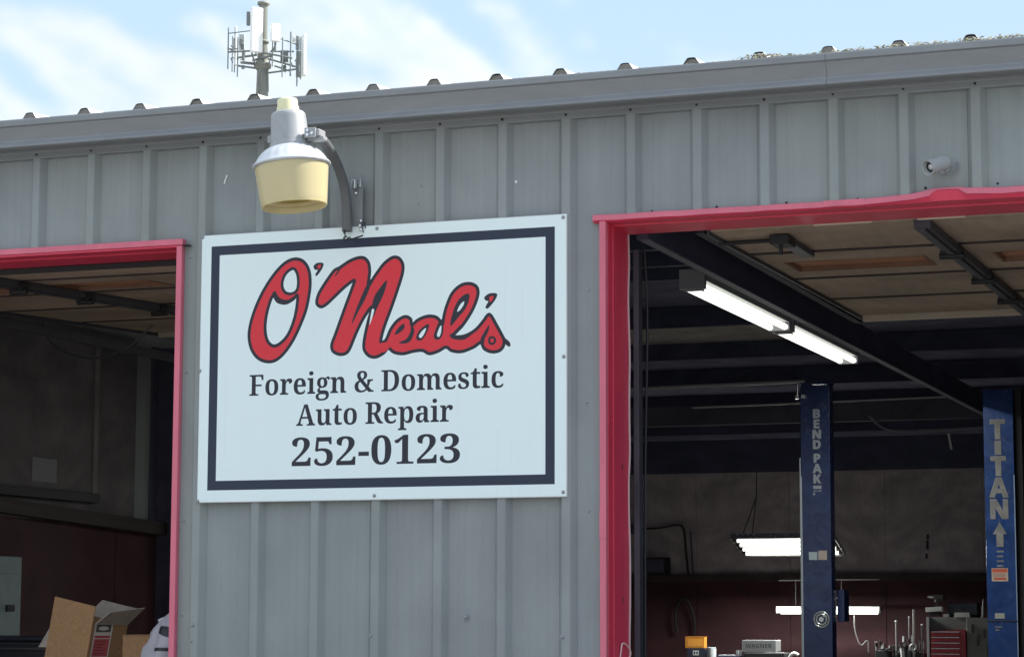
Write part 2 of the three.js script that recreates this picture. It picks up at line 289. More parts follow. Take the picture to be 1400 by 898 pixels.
  part('shadow_slot', bb(LX + 0.0045, LX + 0.036, 3.303, 3.308, 0.004, 0.037, 0.001), M.black, shop);  // black sliver paints the shadow slot past the end of the header trim
  // right header with a crumpled, pushed-up stretch
  const lin = (a, b, x) => Math.min(1, Math.max(0, (x - a) / (b - a)));
  const dent = (x) => (0.35 * lin(3.16, 3.40, x) + 0.65 * lin(3.40, 3.495, x)) * (1 - 0.25 * lin(3.60, 3.64, x) - 0.20 * lin(3.66, 3.80, x)), crush = (x) => lin(3.475, 3.505, x) * (1 - lin(3.598, 3.63, x));
  const strip = (name, sec, m) => {
    const pos = [], uv = [], N = 240, xa = RX - 0.030, xb = R1 + 0.03;
    for (let i = 0; i < N; i++) { const X = [lerp(xa, xb, i / N), lerp(xa, xb, (i + 1) / N)]; const S = X.map((x) => sec(x));
      for (let j = 0; j + 1 < S[0].length; j++) for (const [a, b] of [[0, 0], [0, 1], [1, 1], [0, 0], [1, 1], [1, 0]]) { const [z, y] = S[a][j + b]; pos.push(X[a], y, z); uv.push(X[a], j + b ? y + z : y); } }
    const g = new THREE.BufferGeometry(); g.setAttribute('position', new THREE.Float32BufferAttribute(pos, 3)); g.setAttribute('uv', new THREE.Float32BufferAttribute(uv, 2)); g.computeVertexNormals(); return part(name, g, m, shop);
  };
  const wig = (x) => 0.0006 * Math.sin(x * 23) + 0.0005 * Math.sin(x * 41 + 1);
  strip('header_trim', (x) => { const d = dent(x), c = crush(x); return [[0.0, 3.332 + 0.030 * d], [0.030, 3.332 + 0.029 * d + wig(x)], [0.034 + 0.006 * d, 3.329 + 0.028 * d + wig(x)], [0.035 + 0.010 * d - 0.004 * c, 3.306 + 0.026 * d + 0.018 * c + wig(x)], [0.028, 3.3045 + 0.024 * d + 0.018 * c]]; }, M.pink);
  strip('header', (x) => { const d = dent(x), c = crush(x); const xx = Math.max(x, RX + 0.001); return [[0.0335 + 0.010 * d - 0.004 * c, 3.3055 + 0.025 * d + 0.018 * c], [0.022 + 0.004 * d, 3.299 + 0.006 * d], [-0.060, 3.298], [-0.061, 3.292], [-0.280, 3.289], [-0.280, 3.31]]; }, M.red);
  part('header_seal', [0, 1, 2, 3, 4, 5, 6].map((i) => bb(RX + 0.9 + i * 0.41 + (i % 3) * 0.05, RX + 1.16 + i * 0.41, 3.2805, 3.2885, -0.284, -0.276, 0.001)), M.doorEdge, shop).userData.kind = 'stuff';

  // wall screws and small paint chips
  const sg = [new THREE.SphereGeometry(0.0062, 10, 6, 0, 6.3, 0, 1.6).rotateX(Math.PI / 2).translate(0, 0, 0.001), cyl(0.009, 0.009, 0.002, 12).rotateX(Math.PI / 2)];
  const sgm = mergeGeometries(sg.map((g) => g.toNonIndexed()));
  const put = (x, y, z, s = 1, m = M.screw) => { const o = part('screw', sgm, m, shop); o.position.set(x, y, z); o.scale.setScalar(s); };
  for (const [x, y, z, s] of [[1.063, 3.690, 0, 0.8], [1.199, 3.698, 0, 0.7], [1.132, 3.522, 0, 0.9], [1.120, 3.439, 0, 0.9], [1.365, 1.555, 0.005, 1.6], [0.012, 1.515, 0.032, 1.4], [0.006, 1.441, 0.032, 1], [0.9157, 1.47, 0.032, 1.1], [1.831, 1.47, 0.032, 1.3], [1.935, 2.50, 0, 1], [1.945, 3.0, 0, 0.9], [1.945, 2.02, 0, 1], [-0.062, 2.0, 0, 0.9], [-0.062, 1.56, 0, 0.9], [-0.062, 2.70, 0, 0.9], [-0.055, 3.25, 0, 1]]) put(x, y, z, s);
  for (let k = -9; k < 20; k++) if (Math.abs(k * RIB - 1) > 1.08) put(k * RIB + 0.09 + rr(-0.01, 0.05), HEAD + 0.010 + (k * RIB > 3.3 ? 0.028 : 0), 0.0, rr(0.4, 0.7), M.black);
  for (let k = -12; k < 28; k++) put(k * RIB + 0.020, 3.796, 0.038, rr(0.5, 0.75), M.black);
  const chip = mat([0.8, 0.82, 0.84], { r: 0.6 });
  part('paint_chip', tube([[0.122, 3.594, 0.004], [0.128, 3.612, 0.006], [0.136, 3.636, 0.004]], 0.0045, 8, 5), chip, shop); part('paint_chip', new THREE.SphereGeometry(0.006, 8, 6).scale(1, 1.3, 0.4).translate(1.598, 3.512, 0.001), chip, shop);
  part('twist_tie', tube([[2.03, 1.30, -0.14], [2.05, 1.42, -0.13], [2.05, 1.44, -0.14], [2.052, 1.435, -0.20], [2.055, 1.40, -0.25], [2.052, 1.37, -0.22], [2.05, 1.345, -0.17], [2.05, 1.30, -0.16]], 0.004, 40, 5), mat([0.75, 0.55, 0.55], { r: 0.6 }), shop);

  // ---- overhead doors, rolled up under the ceiling
  function overhead(x0, x1, y, slope, cuts, stiles, wins, label) {
    const door = new THREE.Group(); door.name = numbered('overhead_door'); shop.add(door); door.userData.label = label;
    const yy = (z) => y - slope * z;
    const tilt = (g) => { const p = g.attributes.position; for (let i = 0; i < p.count; i++) p.setY(i, p.getY(i) - slope * p.getZ(i)); return g; };
    for (let i = 0; i + 1 < cuts.length; i++) {
      const z1 = cuts[i] - 0.009, z0 = cuts[i + 1] + 0.009, gs = [], w = wins.filter((q) => q[4] === i);
      const zin = [z0 + 0.030, z1 - 0.030];
      // skin, edge rails that stand proud, recessed panel field
      if (!w.length) gs.push(bb(x0, x1, y, y + 0.046, zin[0], zin[1], 0));
      else {
        const [, , wz0, wz1] = w[0]; gs.push(bb(x0, x1, y, y + 0.044, zin[0], wz0, 0), bb(x0, x1, y, y + 0.044, wz1, zin[1], 0));
        let px = x0; for (const [a, b] of w) { gs.push(bb(px, a, y, y + 0.044, wz0, wz1, 0)); px = b; } gs.push(bb(px, x1, y, y + 0.044, wz0, wz1, 0));
      }
      gs.push(bb(x0, x1, y + 0.010, y + 0.048, z0, zin[0], 0.004), bb(x0, x1, y, y + 0.048, zin[1], z1, 0.004));
      part('door_section', gs.map(tilt), M.doorTan, door);
      for (const [a, b, c, d] of w) { part('wood_panel', tilt(bb(a - 0.004, b + 0.004, y + 0.024, y + 0.034, c + 0.002, d - 0.002, 0)), M.doorWood, door); part('panel_frame', [bb(a, b, y - 0.002, y + 0.040, c, c + 0.008, 0), bb(a, b, y - 0.002, y + 0.040, d - 0.008, d, 0), bb(a, a + 0.014, y - 0.003, y + 0.040, c + 0.008, d - 0.008, 0), bb(b - 0.014, b, y - 0.003, y + 0.040, c + 0.008, d - 0.008, 0)].map(tilt), M.frameWood, door); }
    }
    for (const q of cuts.slice(1, -1)) part('seam_bar', tilt(bb(x0, x1, y - 0.004, y + 0.01, q - 0.016, q + 0.012, 0.002)), M.timber, door);  // dark bar added over each joint so the seam reads dark
    const za = cuts[cuts.length - 1], zb = cuts[0];
    part('seam_backing', tilt(bb(x0 + 0.01, x1 - 0.01, y + 0.049, y + 0.056, za, zb, 0)), M.black, door);
    part('bottom_rail', tilt(bb(x0, x1, y - 0.030, y + 0.05, za - 0.05, za + 0.002, 0.004)), M.doorEdge, door);
    for (const ex of [x0 - 0.012, x1]) part('edge_rail', tilt(bb(ex, ex + 0.012, y - 0.02, y + 0.05, za, zb, 0.002)), M.doorSteel, door);
    for (const [sx, sw] of stiles) part('strut', [tilt(bb(sx, sx + sw, y - 0.040, y - 0.002, za, zb, 0.003)), tilt(bb(sx + sw * 0.3, sx + sw * 0.7, y - 0.052, y - 0.040, za, zb, 0.002))], M.doorSteel, door);
    for (const [sx, sw] of stiles) for (const c of cuts.slice(1, -1)) part('hinge', [tilt(bb(sx - 0.010, sx + sw + 0.010, y - 0.050, y - 0.012, c - 0.045, c + 0.045, 0.004)), rod([sx - 0.02, yy(c) - 0.056, c], [sx + sw + 0.02, yy(c) - 0.056, c], 0.016)], M.black, door);
    if (x0 > 0) { part('roller_bracket', [bb(2.655, 2.745, y - 0.045, y - 0.002, -0.60, -0.46, 0.004), bb(2.685, 2.70, y - 0.085, y - 0.045, -0.54, -0.52, 0.002)], M.black, door); part('roller_shaft', rod([2.40, y - 0.016, -0.545], [2.655, y - 0.016, -0.535], 0.010, 8), M.black, door); part('strut', bb(2.67, 2.735, y - 0.026, y - 0.001, -1.03, -0.601, 0.003), M.doorSteel, door); }
    return door;
  }
  overhead(2.42, 5.6, 3.285, 0.006, [-0.295, -1.05, -1.96, -2.81, -3.62], [[3.345, 0.075], [4.3, 0.075]], [[2.50, 3.20, -1.70, -1.36, 1], [3.52, 4.22, -1.70, -1.36, 1], [4.45, 5.2, -1.70, -1.36, 1]], 'tan overhead door rolled up in the right bay');
  overhead(-2.55, -0.14, 3.275, 0.047, [-0.30, -0.78, -1.46, -2.30, -3.20, -4.20], [[-1.52, 0.06]], [[-2.40, -1.68, -1.34, -1.02, 1], [-1.48, -0.86, -1.34, -1.02, 1], [-0.66, -0.20, -1.34, -1.02, 1]], 'tan overhead door rolled up in the left bay');
  // door tracks
  part('door_track', [bb(2.335, 2.36, 3.30, 3.36, -3.9, -0.42, 0.002), bb(2.318, 2.336, 3.30, 3.304, -3.9, -0.42, 0)], M.track, shop);
  part('door_track', [bb(2.062, 2.088, 0.03, 3.22, -0.345, -0.285, 0.002)], M.doorSteel, shop);
  part('door_track', [bb(-2.60, -2.57, 3.30, 3.36, -5.2, -0.5, 0.002)], M.doorSteel, shop);
  part('door_cable', tube([[2.10, 3.24, -0.33], [2.115, 3.0, -0.33], [2.10, 2.2, -0.34], [2.095, 1.2, -0.34], [2.09, 0.1, -0.34]], 0.006, 30, 5), M.black, shop);
}

// ------------------------------------------------------------------ the sign
{
  const SW = 1.830, SH = 1.264, CW = 2048, CH = Math.round(CW * SH / SW);
  const sign = thing('shop_sign', 'white framed auto repair sign with red script lettering on grey wall between the bays', 'sign', [0.027, 2.081, 0.0325]);
  const cv = document.createElement('canvas'); cv.width = CW; cv.height = CH; const c = cv.getContext('2d');
  const K = CW / SW; // pixels per metre
  c.fillStyle = '#eaf7f7'; c.fillRect(0, 0, CW, CH);
  // dark rule with uneven sun-bleached ink
  const x0 = 0.050 * K, x1 = 1.776 * K, y0 = CH - 1.212 * K, y1 = CH - 0.054 * K, t = 0.044 * K;
  c.fillStyle = '#1f2a40'; c.fillRect(x0, y0, x1 - x0, y1 - y0); c.fillStyle = '#eaf7f7'; c.fillRect(x0 + t, y0 + t, x1 - x0 - 2 * t, y1 - y0 - 2 * t);
  // script lettering: traced as closed curves in a skewed tracing frame, mapped onto the board by a projective map
  const src = [[275.4, 321.2], [776.8, 292.2], [775, 680.5], [268.3, 687]].map(([u, v]) => [(u - 320) * 3.59, (v - 340) * 3.588]), dst = [[0, 0], [CW, 0], [CW, CH], [0, CH]];
  function homography(a, b) {
    const A = []; for (let i = 0; i < 4; i++) { const [x, y] = a[i], [u, v] = b[i]; A.push([x, y, 1, 0, 0, 0, -u * x, -u * y, u], [0, 0, 0, x, y, 1, -v * x, -v * y, v]); }
    for (let i = 0; i < 8; i++) { let p = i; for (let r = i; r < 8; r++) if (Math.abs(A[r][i]) > Math.abs(A[p][i])) p = r; [A[i], A[p]] = [A[p], A[i]]; for (let r = 0; r < 8; r++) if (r !== i) { const f = A[r][i] / A[i][i]; for (let k = i; k < 9; k++) A[r][k] -= f * A[i][k]; } }
    const h = A.map((r, i) => r[8] / r[i]); return ([x, y]) => { const w = h[6] * x + h[7] * y + 1; return [(h[0] * x + h[1] * y + h[2]) / w, (h[3] * x + h[4] * y + h[5]) / w]; };
  }
  const toBoard = homography(src, dst);
  const RED = '#de2a38', INK = '#1c1d2c';
  function shape(list, fill, lw = 11, stroke = INK, tension = 1) {
    const P = list.map(toBoard), n = P.length, s = lw * 4.084 / 3.59 * 1.15;
    c.beginPath(); c.moveTo(...P[0]);
    for (let i = 0; i < n; i++) { const a = P[(i + n - 1) % n], b = P[i], d = P[(i + 1) % n], e = P[(i + 2) % n], q = tension / 6; c.bezierCurveTo(b[0] + (d[0] - a[0]) * q, b[1] + (d[1] - a[1]) * q, d[0] - (e[0] - b[0]) * q, d[1] - (e[1] - b[1]) * q, d[0], d[1]); }
    c.closePath(); c.lineJoin = 'round';
    if (fill) { c.fillStyle = fill; c.fill(); }
    if (lw) { c.strokeStyle = stroke; c.lineWidth = s; c.stroke(); }
  }
  const WHITE = '#eaf7f7';
  // O with its curl
  shape([[305, 46], [342, 62], [366, 105], [372, 165], [366, 225], [350, 300], [320, 378], [285, 450], [245, 508], [205, 544], [165, 554], [120, 540], [86, 500], [70, 440], [74, 380], [97, 300], [132, 220], [177, 145], [226, 85], [266, 55]], RED, 13);
  shape([[291, 94], [309, 122], [313, 172], [303, 205], [276, 219], [246, 209], [233, 176], [241, 136], [263, 106]], WHITE, 12);
  shape([[188, 228], [212, 256], [250, 264], [286, 246], [308, 226], [306, 280], [291, 350], [262, 420], [225, 462], [190, 476], [163, 455], [150, 410], [151, 350], [166, 280]], WHITE, 13);
  shape([[186, 222], [200, 208], [228, 236], [262, 240], [303, 224], [288, 246], [252, 262], [214, 252]], INK, 3);
  shape([[206, 212], [226, 214], [256, 230], [296, 222], [262, 246], [226, 240]], RED, 2, RED);
  // apostrophe
  shape([[390, 82], [408, 67], [436, 69], [430, 94], [406, 127], [399, 123], [411, 99], [397, 99]], INK, 2); shape([[408, 80], [424, 74], [423, 88], [413, 96]], RED, 0);
  // e a l s, one joined word shape
  shape([[716, 470], [746, 448], [770, 395], [804, 352], [842, 333], [868, 346], [874, 374], [904, 350], [945, 333], [984, 333], [1006, 346], [1024, 372], [1034, 325], [1046, 282], [1072, 222], [1112, 182], [1156, 170], [1190, 182], [1202, 212], [1192, 258], [1164, 318], [1122, 380], [1078, 428], [1132, 430], [1188, 400], [1226, 358], [1250, 326], [1266, 330], [1290, 372], [1316, 420], [1330, 452], [1324, 484], [1302, 504], [1266, 508], [1232, 492], [1214, 462], [1180, 484], [1122, 506], [1072, 502], [1042, 484], [1004, 504], [960, 516], [926, 500], [880, 504], [830, 516], [786, 509], [758, 490], [724, 506]], RED, 13);
  shape([[1322, 436], [1340, 446], [1358, 464], [1357, 482], [1336, 468]], INK, 2);
  shape([[792, 420], [806, 392], [832, 370], [836, 384], [822, 404]], INK, 3);
  shape([[872, 372], [868, 410], [846, 446], [812, 462], [846, 462], [868, 448], [884, 404]], INK, 3);
  shape([[898, 430], [916, 398], [952, 372], [956, 384], [942, 420], [922, 446], [902, 448]], INK, 3); shape([[908, 430], [924, 404], [944, 390], [936, 416], [920, 438]], WHITE, 0);
  shape([[984, 430], [1006, 366], [1026, 350], [1028, 400], [1020, 430], [1002, 446]], INK, 3); shape([[998, 424], [1010, 388], [1020, 378], [1018, 412], [1008, 434]], WHITE, 0);
  shape([[1066, 376], [1082, 302], [1112, 246], [1148, 222], [1158, 236], [1140, 290], [1104, 334]], INK, 3); shape([[1098, 308], [1112, 276], [1132, 258], [1130, 276], [1112, 302]], WHITE, 0);
  shape([[1062, 426], [1076, 416], [1120, 372], [1102, 410], [1082, 432], [1132, 433], [1186, 404], [1136, 444], [1082, 444]], INK, 2);
  shape([[1214, 452], [1228, 420], [1256, 378], [1248, 414], [1234, 440], [1228, 468]], INK, 2);
  shape([[1258, 442], [1275, 436], [1286, 452], [1275, 468], [1259, 464]], RED, 9);
  // apostrophe before s
  shape([[1234, 240], [1258, 221], [1294, 222], [1286, 250], [1252, 291], [1240, 286], [1254, 258], [1242, 254]], INK, 2); shape([[1258, 238], [1278, 232], [1274, 250], [1262, 262]], RED, 0);
  // N
  shape([[404, 256], [409, 274], [428, 283], [456, 267], [500, 225], [546, 182], [590, 152], [576, 200], [550, 270], [521, 350], [496, 420], [478, 470], [484, 502], [514, 518], [546, 514], [567, 490], [596, 420], [632, 345], [676, 284], [656, 365], [639, 445], [638, 494], [662, 526], [696, 532], (() => [736, 511])(), [752, 482], [722, 462], [724, 430], [742, 370], [772, 290], [805, 195], [828, 120], [830, 75], [811, 44], [780, 40], [737, 71], [692, 131], [659, 180], [666, 112], [660, 66], [638, 42], [606, 42], [562, 60], [518, 90], [490, 105], [450, 160], [416, 215]], RED, 13, INK, 0.9);
  shape([[706, 474], [724, 462], [756, 462], [762, 486], [738, 508], [712, 500]], RED, 0);
  shape([[652, 176], [668, 150], [672, 170], [640, 250], [612, 300], [578, 366], [600, 296], [636, 210]], INK, 2);
  shape([[750, 156], [736, 215], [706, 280], [684, 330], [672, 330], [676, 286], [692, 230], [722, 186]], INK, 2); shape([[676, 300], [688, 300], [676, 345], [664, 372]], WHITE, 0);
  shape([[494, 130], [516, 96], [524, 84], [520, 98], [506, 120]], INK, 2);
  // the three printed lines
  function line(txt, xa, xb, base, cap) {
    c.font = 'bold 200px serif'; const m = c.measureText(txt), A = c.measureText(txt[0]).actualBoundingBoxAscent || 143;
    c.save(); c.translate(xa * K, CH - base * K); c.scale((xb - xa) * K / (m.actualBoundingBoxRight + (m.actualBoundingBoxLeft || 0)), cap * K / A); c.fillStyle = '#1d1e2c'; c.fillText(txt, m.actualBoundingBoxLeft || 0, 0); c.restore();
  }
  const yb = 2.081;
  line('Foreign & Domestic', 0.262, 1.532, 2.574 - yb, 0.098);
  line('Auto Repair', 0.506, 1.288, 2.427 - yb, 0.099);
  line('252-0123', 0.486, 1.324, 2.240 - yb, 0.134);
  // soft weathering of the print: specks and faint dirt
  for (let i = 0; i < 1500; i++) { c.fillStyle = `rgba(90,95,90,${(0.02 + 0.05 * rnd()).toFixed(3)})`; const r = 0.6 + 2.2 * rnd() * rnd(); c.beginPath(); c.arc(rnd() * CW, rnd() * CH, r, 0, 7); c.fill(); }
  for (let i = 0; i < 90; i++) { const x = rnd() * CW, y = rnd() * CH, h = 120 + 400 * rnd(); c.fillStyle = `rgba(120,125,115,${(0.008 + 0.014 * rnd()).toFixed(3)})`; c.fillRect(x, y, 2 + 8 * rnd(), h); }
  const tex = new THREE.CanvasTexture(cv); tex.colorSpace = THREE.SRGBColorSpace; tex.anisotropy = 8;
  part('sign_board', new RoundedBoxGeometry(SW, SH, 0.010, 2, 0.003).translate(SW / 2, SH / 2, 0.005), M.white, sign);
  const face = new THREE.PlaneGeometry(SW - 0.008, SH - 0.008, 36, 24), fp = face.attributes.position;
  for (let i = 0; i < fp.count; i++) fp.setZ(i, 0.0006 * (1 + perlin.noise(fp.getX(i) * 2.2, fp.getY(i) * 2.2, 4.2)));
  face.computeVertexNormals(); face.translate(SW / 2, SH / 2, 0.0105);
  const fm = mat([0.97, 0.97, 0.97], { r: 0.42, map: tex }); part('printed_face', face, fm, sign);
  const sc = new THREE.SphereGeometry(0.0085, 12, 6, 0, 6.3, 0, 1.5).rotateX(Math.PI / 2).scale(1, 1, 0.6);
  for (const [x, y] of [[0.006, 1.255], [0.905, 1.247], [1.812, 1.247], [1.815, 0.622], [0.004, 0.62], [0.006, 0.008], [0.905, 0.02], [1.812, 0.022]]) { const s = part('screw', sc, M.screw, sign); s.position.set(x, y, 0.0112); }
}

// ------------------------------------------------------------------ yard light over the sign
{
  const lampY = 3.543, L = thing('yard_light', 'silver barn light with yellowed lens on a curved arm above the sign', 'wall lamp', [0.737, lampY, 0.55]);
  const head = new THREE.Group(); head.name = numbered('lamp_head'); head.rotation.z = 0.085; L.add(head);
  const alu = mat([0.62, 0.64, 0.66], { r: 0.45, m: 0.45 }), housing = mat([0.42, 0.43, 0.44], { r: 0.5, m: 0.25, map: rep(blotTex, 2) });
  const lensM = new THREE.MeshPhysicalMaterial({ roughness: 0.28, transmission: 0.45, thickness: 0, side: THREE.DoubleSide, }); lensM.color.setRGB(0.86, 0.77, 0.48);
  const cellM = mat([0.78, 0.74, 0.47], { r: 0.5 });
  // lens: open-bottomed tapered acrylic cylinder with inner wall and fine vertical flutes
  const pts = [[0.136, -0.163], [0.139, -0.186], [0.143, -0.190], [0.1465, -0.186], [0.149, -0.163], [0.160, -0.053], [0.165, -0.004], [0.161, -0.004], [0.156, -0.053], [0.145, -0.163], [0.136, -0.163]];
  part('lens', lathe(pts, 72), lensM, head);
  part('lens_ring', lathe([[0.095, -0.156], [0.126, -0.163], [0.1355, -0.162], [0.1355, -0.158], [0.126, -0.158], [0.095, -0.151]], 48), lensM, head);
  // reflector with rolled rim and pressed flutes on the shoulder
  const dome = lathe([[0.166, -0.010], [0.173, -0.006], [0.1755, 0.000], [0.172, 0.005], [0.163, 0.011], [0.151, 0.031], [0.135, 0.051], [0.117, 0.067], [0.101, 0.077], [0.090, 0.082]], 144);
  { const p = dome.attributes.position; for (let i = 0; i < p.count; i++) { const x = p.getX(i), z = p.getZ(i), y = p.getY(i), a = Math.atan2(z, x), w = sstep(0.012, 0.026, y) * (1 - sstep(0.06, 0.078, y)); const f = 1 + 0.008 * w * Math.sin(a * 22); p.setX(i, x * f); p.setZ(i, z * f); } dome.computeVertexNormals(); }
  part('reflector', dome, alu, head);
  part('housing', lathe([[0.091, 0.079], [0.091, 0.096], [0.0865, 0.102], [0.0785, 0.218], [0.0755, 0.232], [0.068, 0.240], [0.052, 0.243], [0.0, 0.243]], 48), housing, head);
  part('photocell', lathe([[0.050, 0.242], [0.050, 0.262], [0.0465, 0.266], [0.0455, 0.292], [0.043, 0.300], [0.034, 0.304], [0.0, 0.305]], 36), cellM, head);
  part('lamp_bulb', lathe([[0.0, -0.16], [0.03, -0.15], [0.042, -0.12], [0.038, -0.08], [0.022, -0.03], [0.02, 0.06]], 20), mat([0.8, 0.8, 0.78], { r: 0.4 }), head);
  // clamp ears and the arm
  part('clamp', [bb(0.082, 0.150, 0.118, 0.150, -0.034, 0.034, 0.005), bb(0.085, 0.165, 0.100, 0.1185, -0.02, 0.02, 0.004), bb(0.082, 0.135, 0.110, 0.155, 0.0335, 0.045, 0.002)], housing, L); part('ear', bb(-0.112, -0.080, 0.104, 0.138, -0.02, 0.02, 0.004), housing, L);
  for (const [x, y] of [[0.100, 0.142], [0.122, 0.128], [0.100, 0.122]]) part('bolt', cyl(0.007, 0.007, 0.01, 6).rotateX(Math.PI / 2).translate(x, y, 0.049), M.chrome, L);
  part('arm', tube([[0.056, -0.225, -0.480], [0.056, -0.17, -0.478], [0.056, -0.10, -0.472], [0.057, -0.02, -0.440], [0.062, 0.055, -0.36], [0.074, 0.105, -0.25], [0.094, 0.128, -0.13], [0.112, 0.134, -0.03], [0.116, 0.134, 0.02]], 0.023, 64, 20), mat([0.15, 0.155, 0.16], { r: 0.6, m: 0.1, map: rep(blotTex, 3) }), L);
  part('mounting_plate', [bb(-0.01, 0.12, -0.40, 0.0, -0.517, -0.508, 0.003)], M.trim, L);
  // wiring bits beside the arm
  part('wire', tube([[0.06, -0.25, -0.47], [0.058, -0.262, -0.44], [0.075, -0.272, -0.43], [0.09, -0.262, -0.43], [0.10, -0.270, -0.43], [0.125, -0.262, -0.44], [0.14, -0.25, -0.47]], 0.0035, 40, 6), M.black, L);
  part('wire', tube([[0.052, -0.255, -0.465], [0.060, -0.240, -0.45], [0.055, -0.222, -0.45], [0.05, -0.238, -0.46]], 0.003, 24, 6), M.black, L);
  part('wire', tube([[0.128, -0.235, -0.51], [0.124, -0.205, -0.50], [0.131, -0.18, -0.505], [0.138, -0.21, -0.505]], 0.003, 24, 6), M.darksteel, L);
  const knob = new THREE.SphereGeometry(0.0085, 12, 8);
  for (const [x, y] of [[0.118, -0.176], [0.113, -0.197], [0.118, -0.218]]) part('bolt', knob.clone().translate(x, y, -0.497), M.chrome, L);
  part('conduit_clip', [bb(0.076, 0.100, -0.030, 0.020, -0.508, -0.47, 0.008), bb(0.103, 0.117, -0.018, 0.026, -0.516, -0.495, 0.003)], M.galv, L);
  part('bolt', knob.clone().translate(0.092, -0.045, -0.495), M.chrome, L);
}

// ------------------------------------------------------------------ security camera
{
  const C = thing('security_camera', 'small white bullet security camera on the wall above the right bay', 'camera', [3.535, 3.460, 0.006]);
  const body = new THREE.Group(); body.name = numbered('camera_body'); body.position.set(-0.012, -0.012, 0.085);
  body.quaternion.setFromUnitVectors(new THREE.Vector3(0, 0, 1), new THREE.Vector3(-0.55, -0.33, 0.77).normalize()); C.add(body);
  const wm = mat([0.42, 0.43, 0.44], { r: 0.4, map: rep(blotTex, 4) });
  part('barrel', lathe([[0, -0.055], [0.024, -0.055], [0.030, -0.050], [0.031, -0.04], [0.0318, 0.02], [0.0335, 0.022], [0.0335, 0.060], [0.0325, 0.062], [0.0285, 0.062], [0.0275, 0.054], [0.026, 0.054], [0.0255, 0.044], [0, 0.044]], 32).rotateX(Math.PI / 2), wm, body);
  part('lens', [lathe([[0, 0.0475], [0.006, 0.047], [0.011, 0.0455], [0.012, 0.0445]], 24).rotateX(Math.PI / 2)], mat([0.6, 0.62, 0.62], { r: 0.1, m: 0.4 }), body);
  part('lens_surround', lathe([[0.0125, 0.0452], [0.0215, 0.0466], [0.0225, 0.045]], 32).rotateX(Math.PI / 2), M.black, body);
  part('bracket', [cyl(0.026, 0.026, 0.012, 24).rotateX(Math.PI / 2).translate(0, -0.012, 0.004), rod([0, -0.012, 0.008], [0.006, -0.020, 0.05], 0.009), new THREE.SphereGeometry(0.013, 14, 10).translate(0.008, -0.018, 0.055)], wm, C);
  part('cable', tube([[0.012, -0.026, 0.05], [0.020, -0.048, 0.046], [0.042, -0.046, 0.03], [0.056, -0.02, 0.016], [0.058, 0.008, 0.004]], 0.0042, 30, 7), M.trim, C);
}

// ------------------------------------------------------------------ litter caught along the gutter
{
  const pos = [], col = [], pal = [[0.34, 0.33, 0.25], [0.45, 0.42, 0.32], [0.25, 0.29, 0.18], [0.55, 0.53, 0.45], [0.18, 0.18, 0.14]];
  const leaf = (x, y, z, s) => {
    const a = rnd() * 6.28, t = rr(-0.9, 0.9), ca = Math.cos(a) * s, sa = Math.sin(a) * s, k = pal[Math.floor(rnd() * 5)], w = rr(0.3, 0.55);
    const P = [[x - ca, y - t * s * 0.5, z - sa], [x + sa * w, y + rr(0, 0.4) * s, z - ca * w], [x + ca, y + t * s * 0.5, z + sa], [x - sa * w, y + rr(0, 0.4) * s, z + ca * w]];
    for (const i of [0, 1, 2, 0, 2, 3]) { pos.push(...P[i]); col.push(...k); }
  };
  for (let i = 0; i < 11000; i++) { const x = rr(-1.4, 4.6), dens = 0.10 + 0.35 * sstep(0.9, 2.6, x) + 0.9 * sstep(2.5, 2.9, x); if (rnd() > dens * (0.55 + 0.9 * fbm(x * 3, 2, 1, 3) + 0.4)) continue; const hump = 0.022 * Math.exp(-Math.pow((x - 2.78) / 0.10, 2)) + 0.014 * sstep(2.5, 3.6, x); leaf(x, 3.938 + rr(0, 0.010 + hump), rr(0.09, 0.178), rr(0.005, 0.011 + 0.004 * sstep(2.5, 2.9, x))); }
  const g = new THREE.BufferGeometry(); g.setAttribute('position', new THREE.Float32BufferAttribute(pos, 3)); g.setAttribute('color', new THREE.Float32BufferAttribute(col, 3)); g.computeVertexNormals();
  const m = mat([1, 1, 1], { r: 0.95, vertexColors: true, phys: true, transmission: 0.5, thickness: 0 }); tag(part('leaf_litter', g, m, scene), 'brown and green leaf litter caught along the gutter edge', 'leaves', null, 'stuff');
}

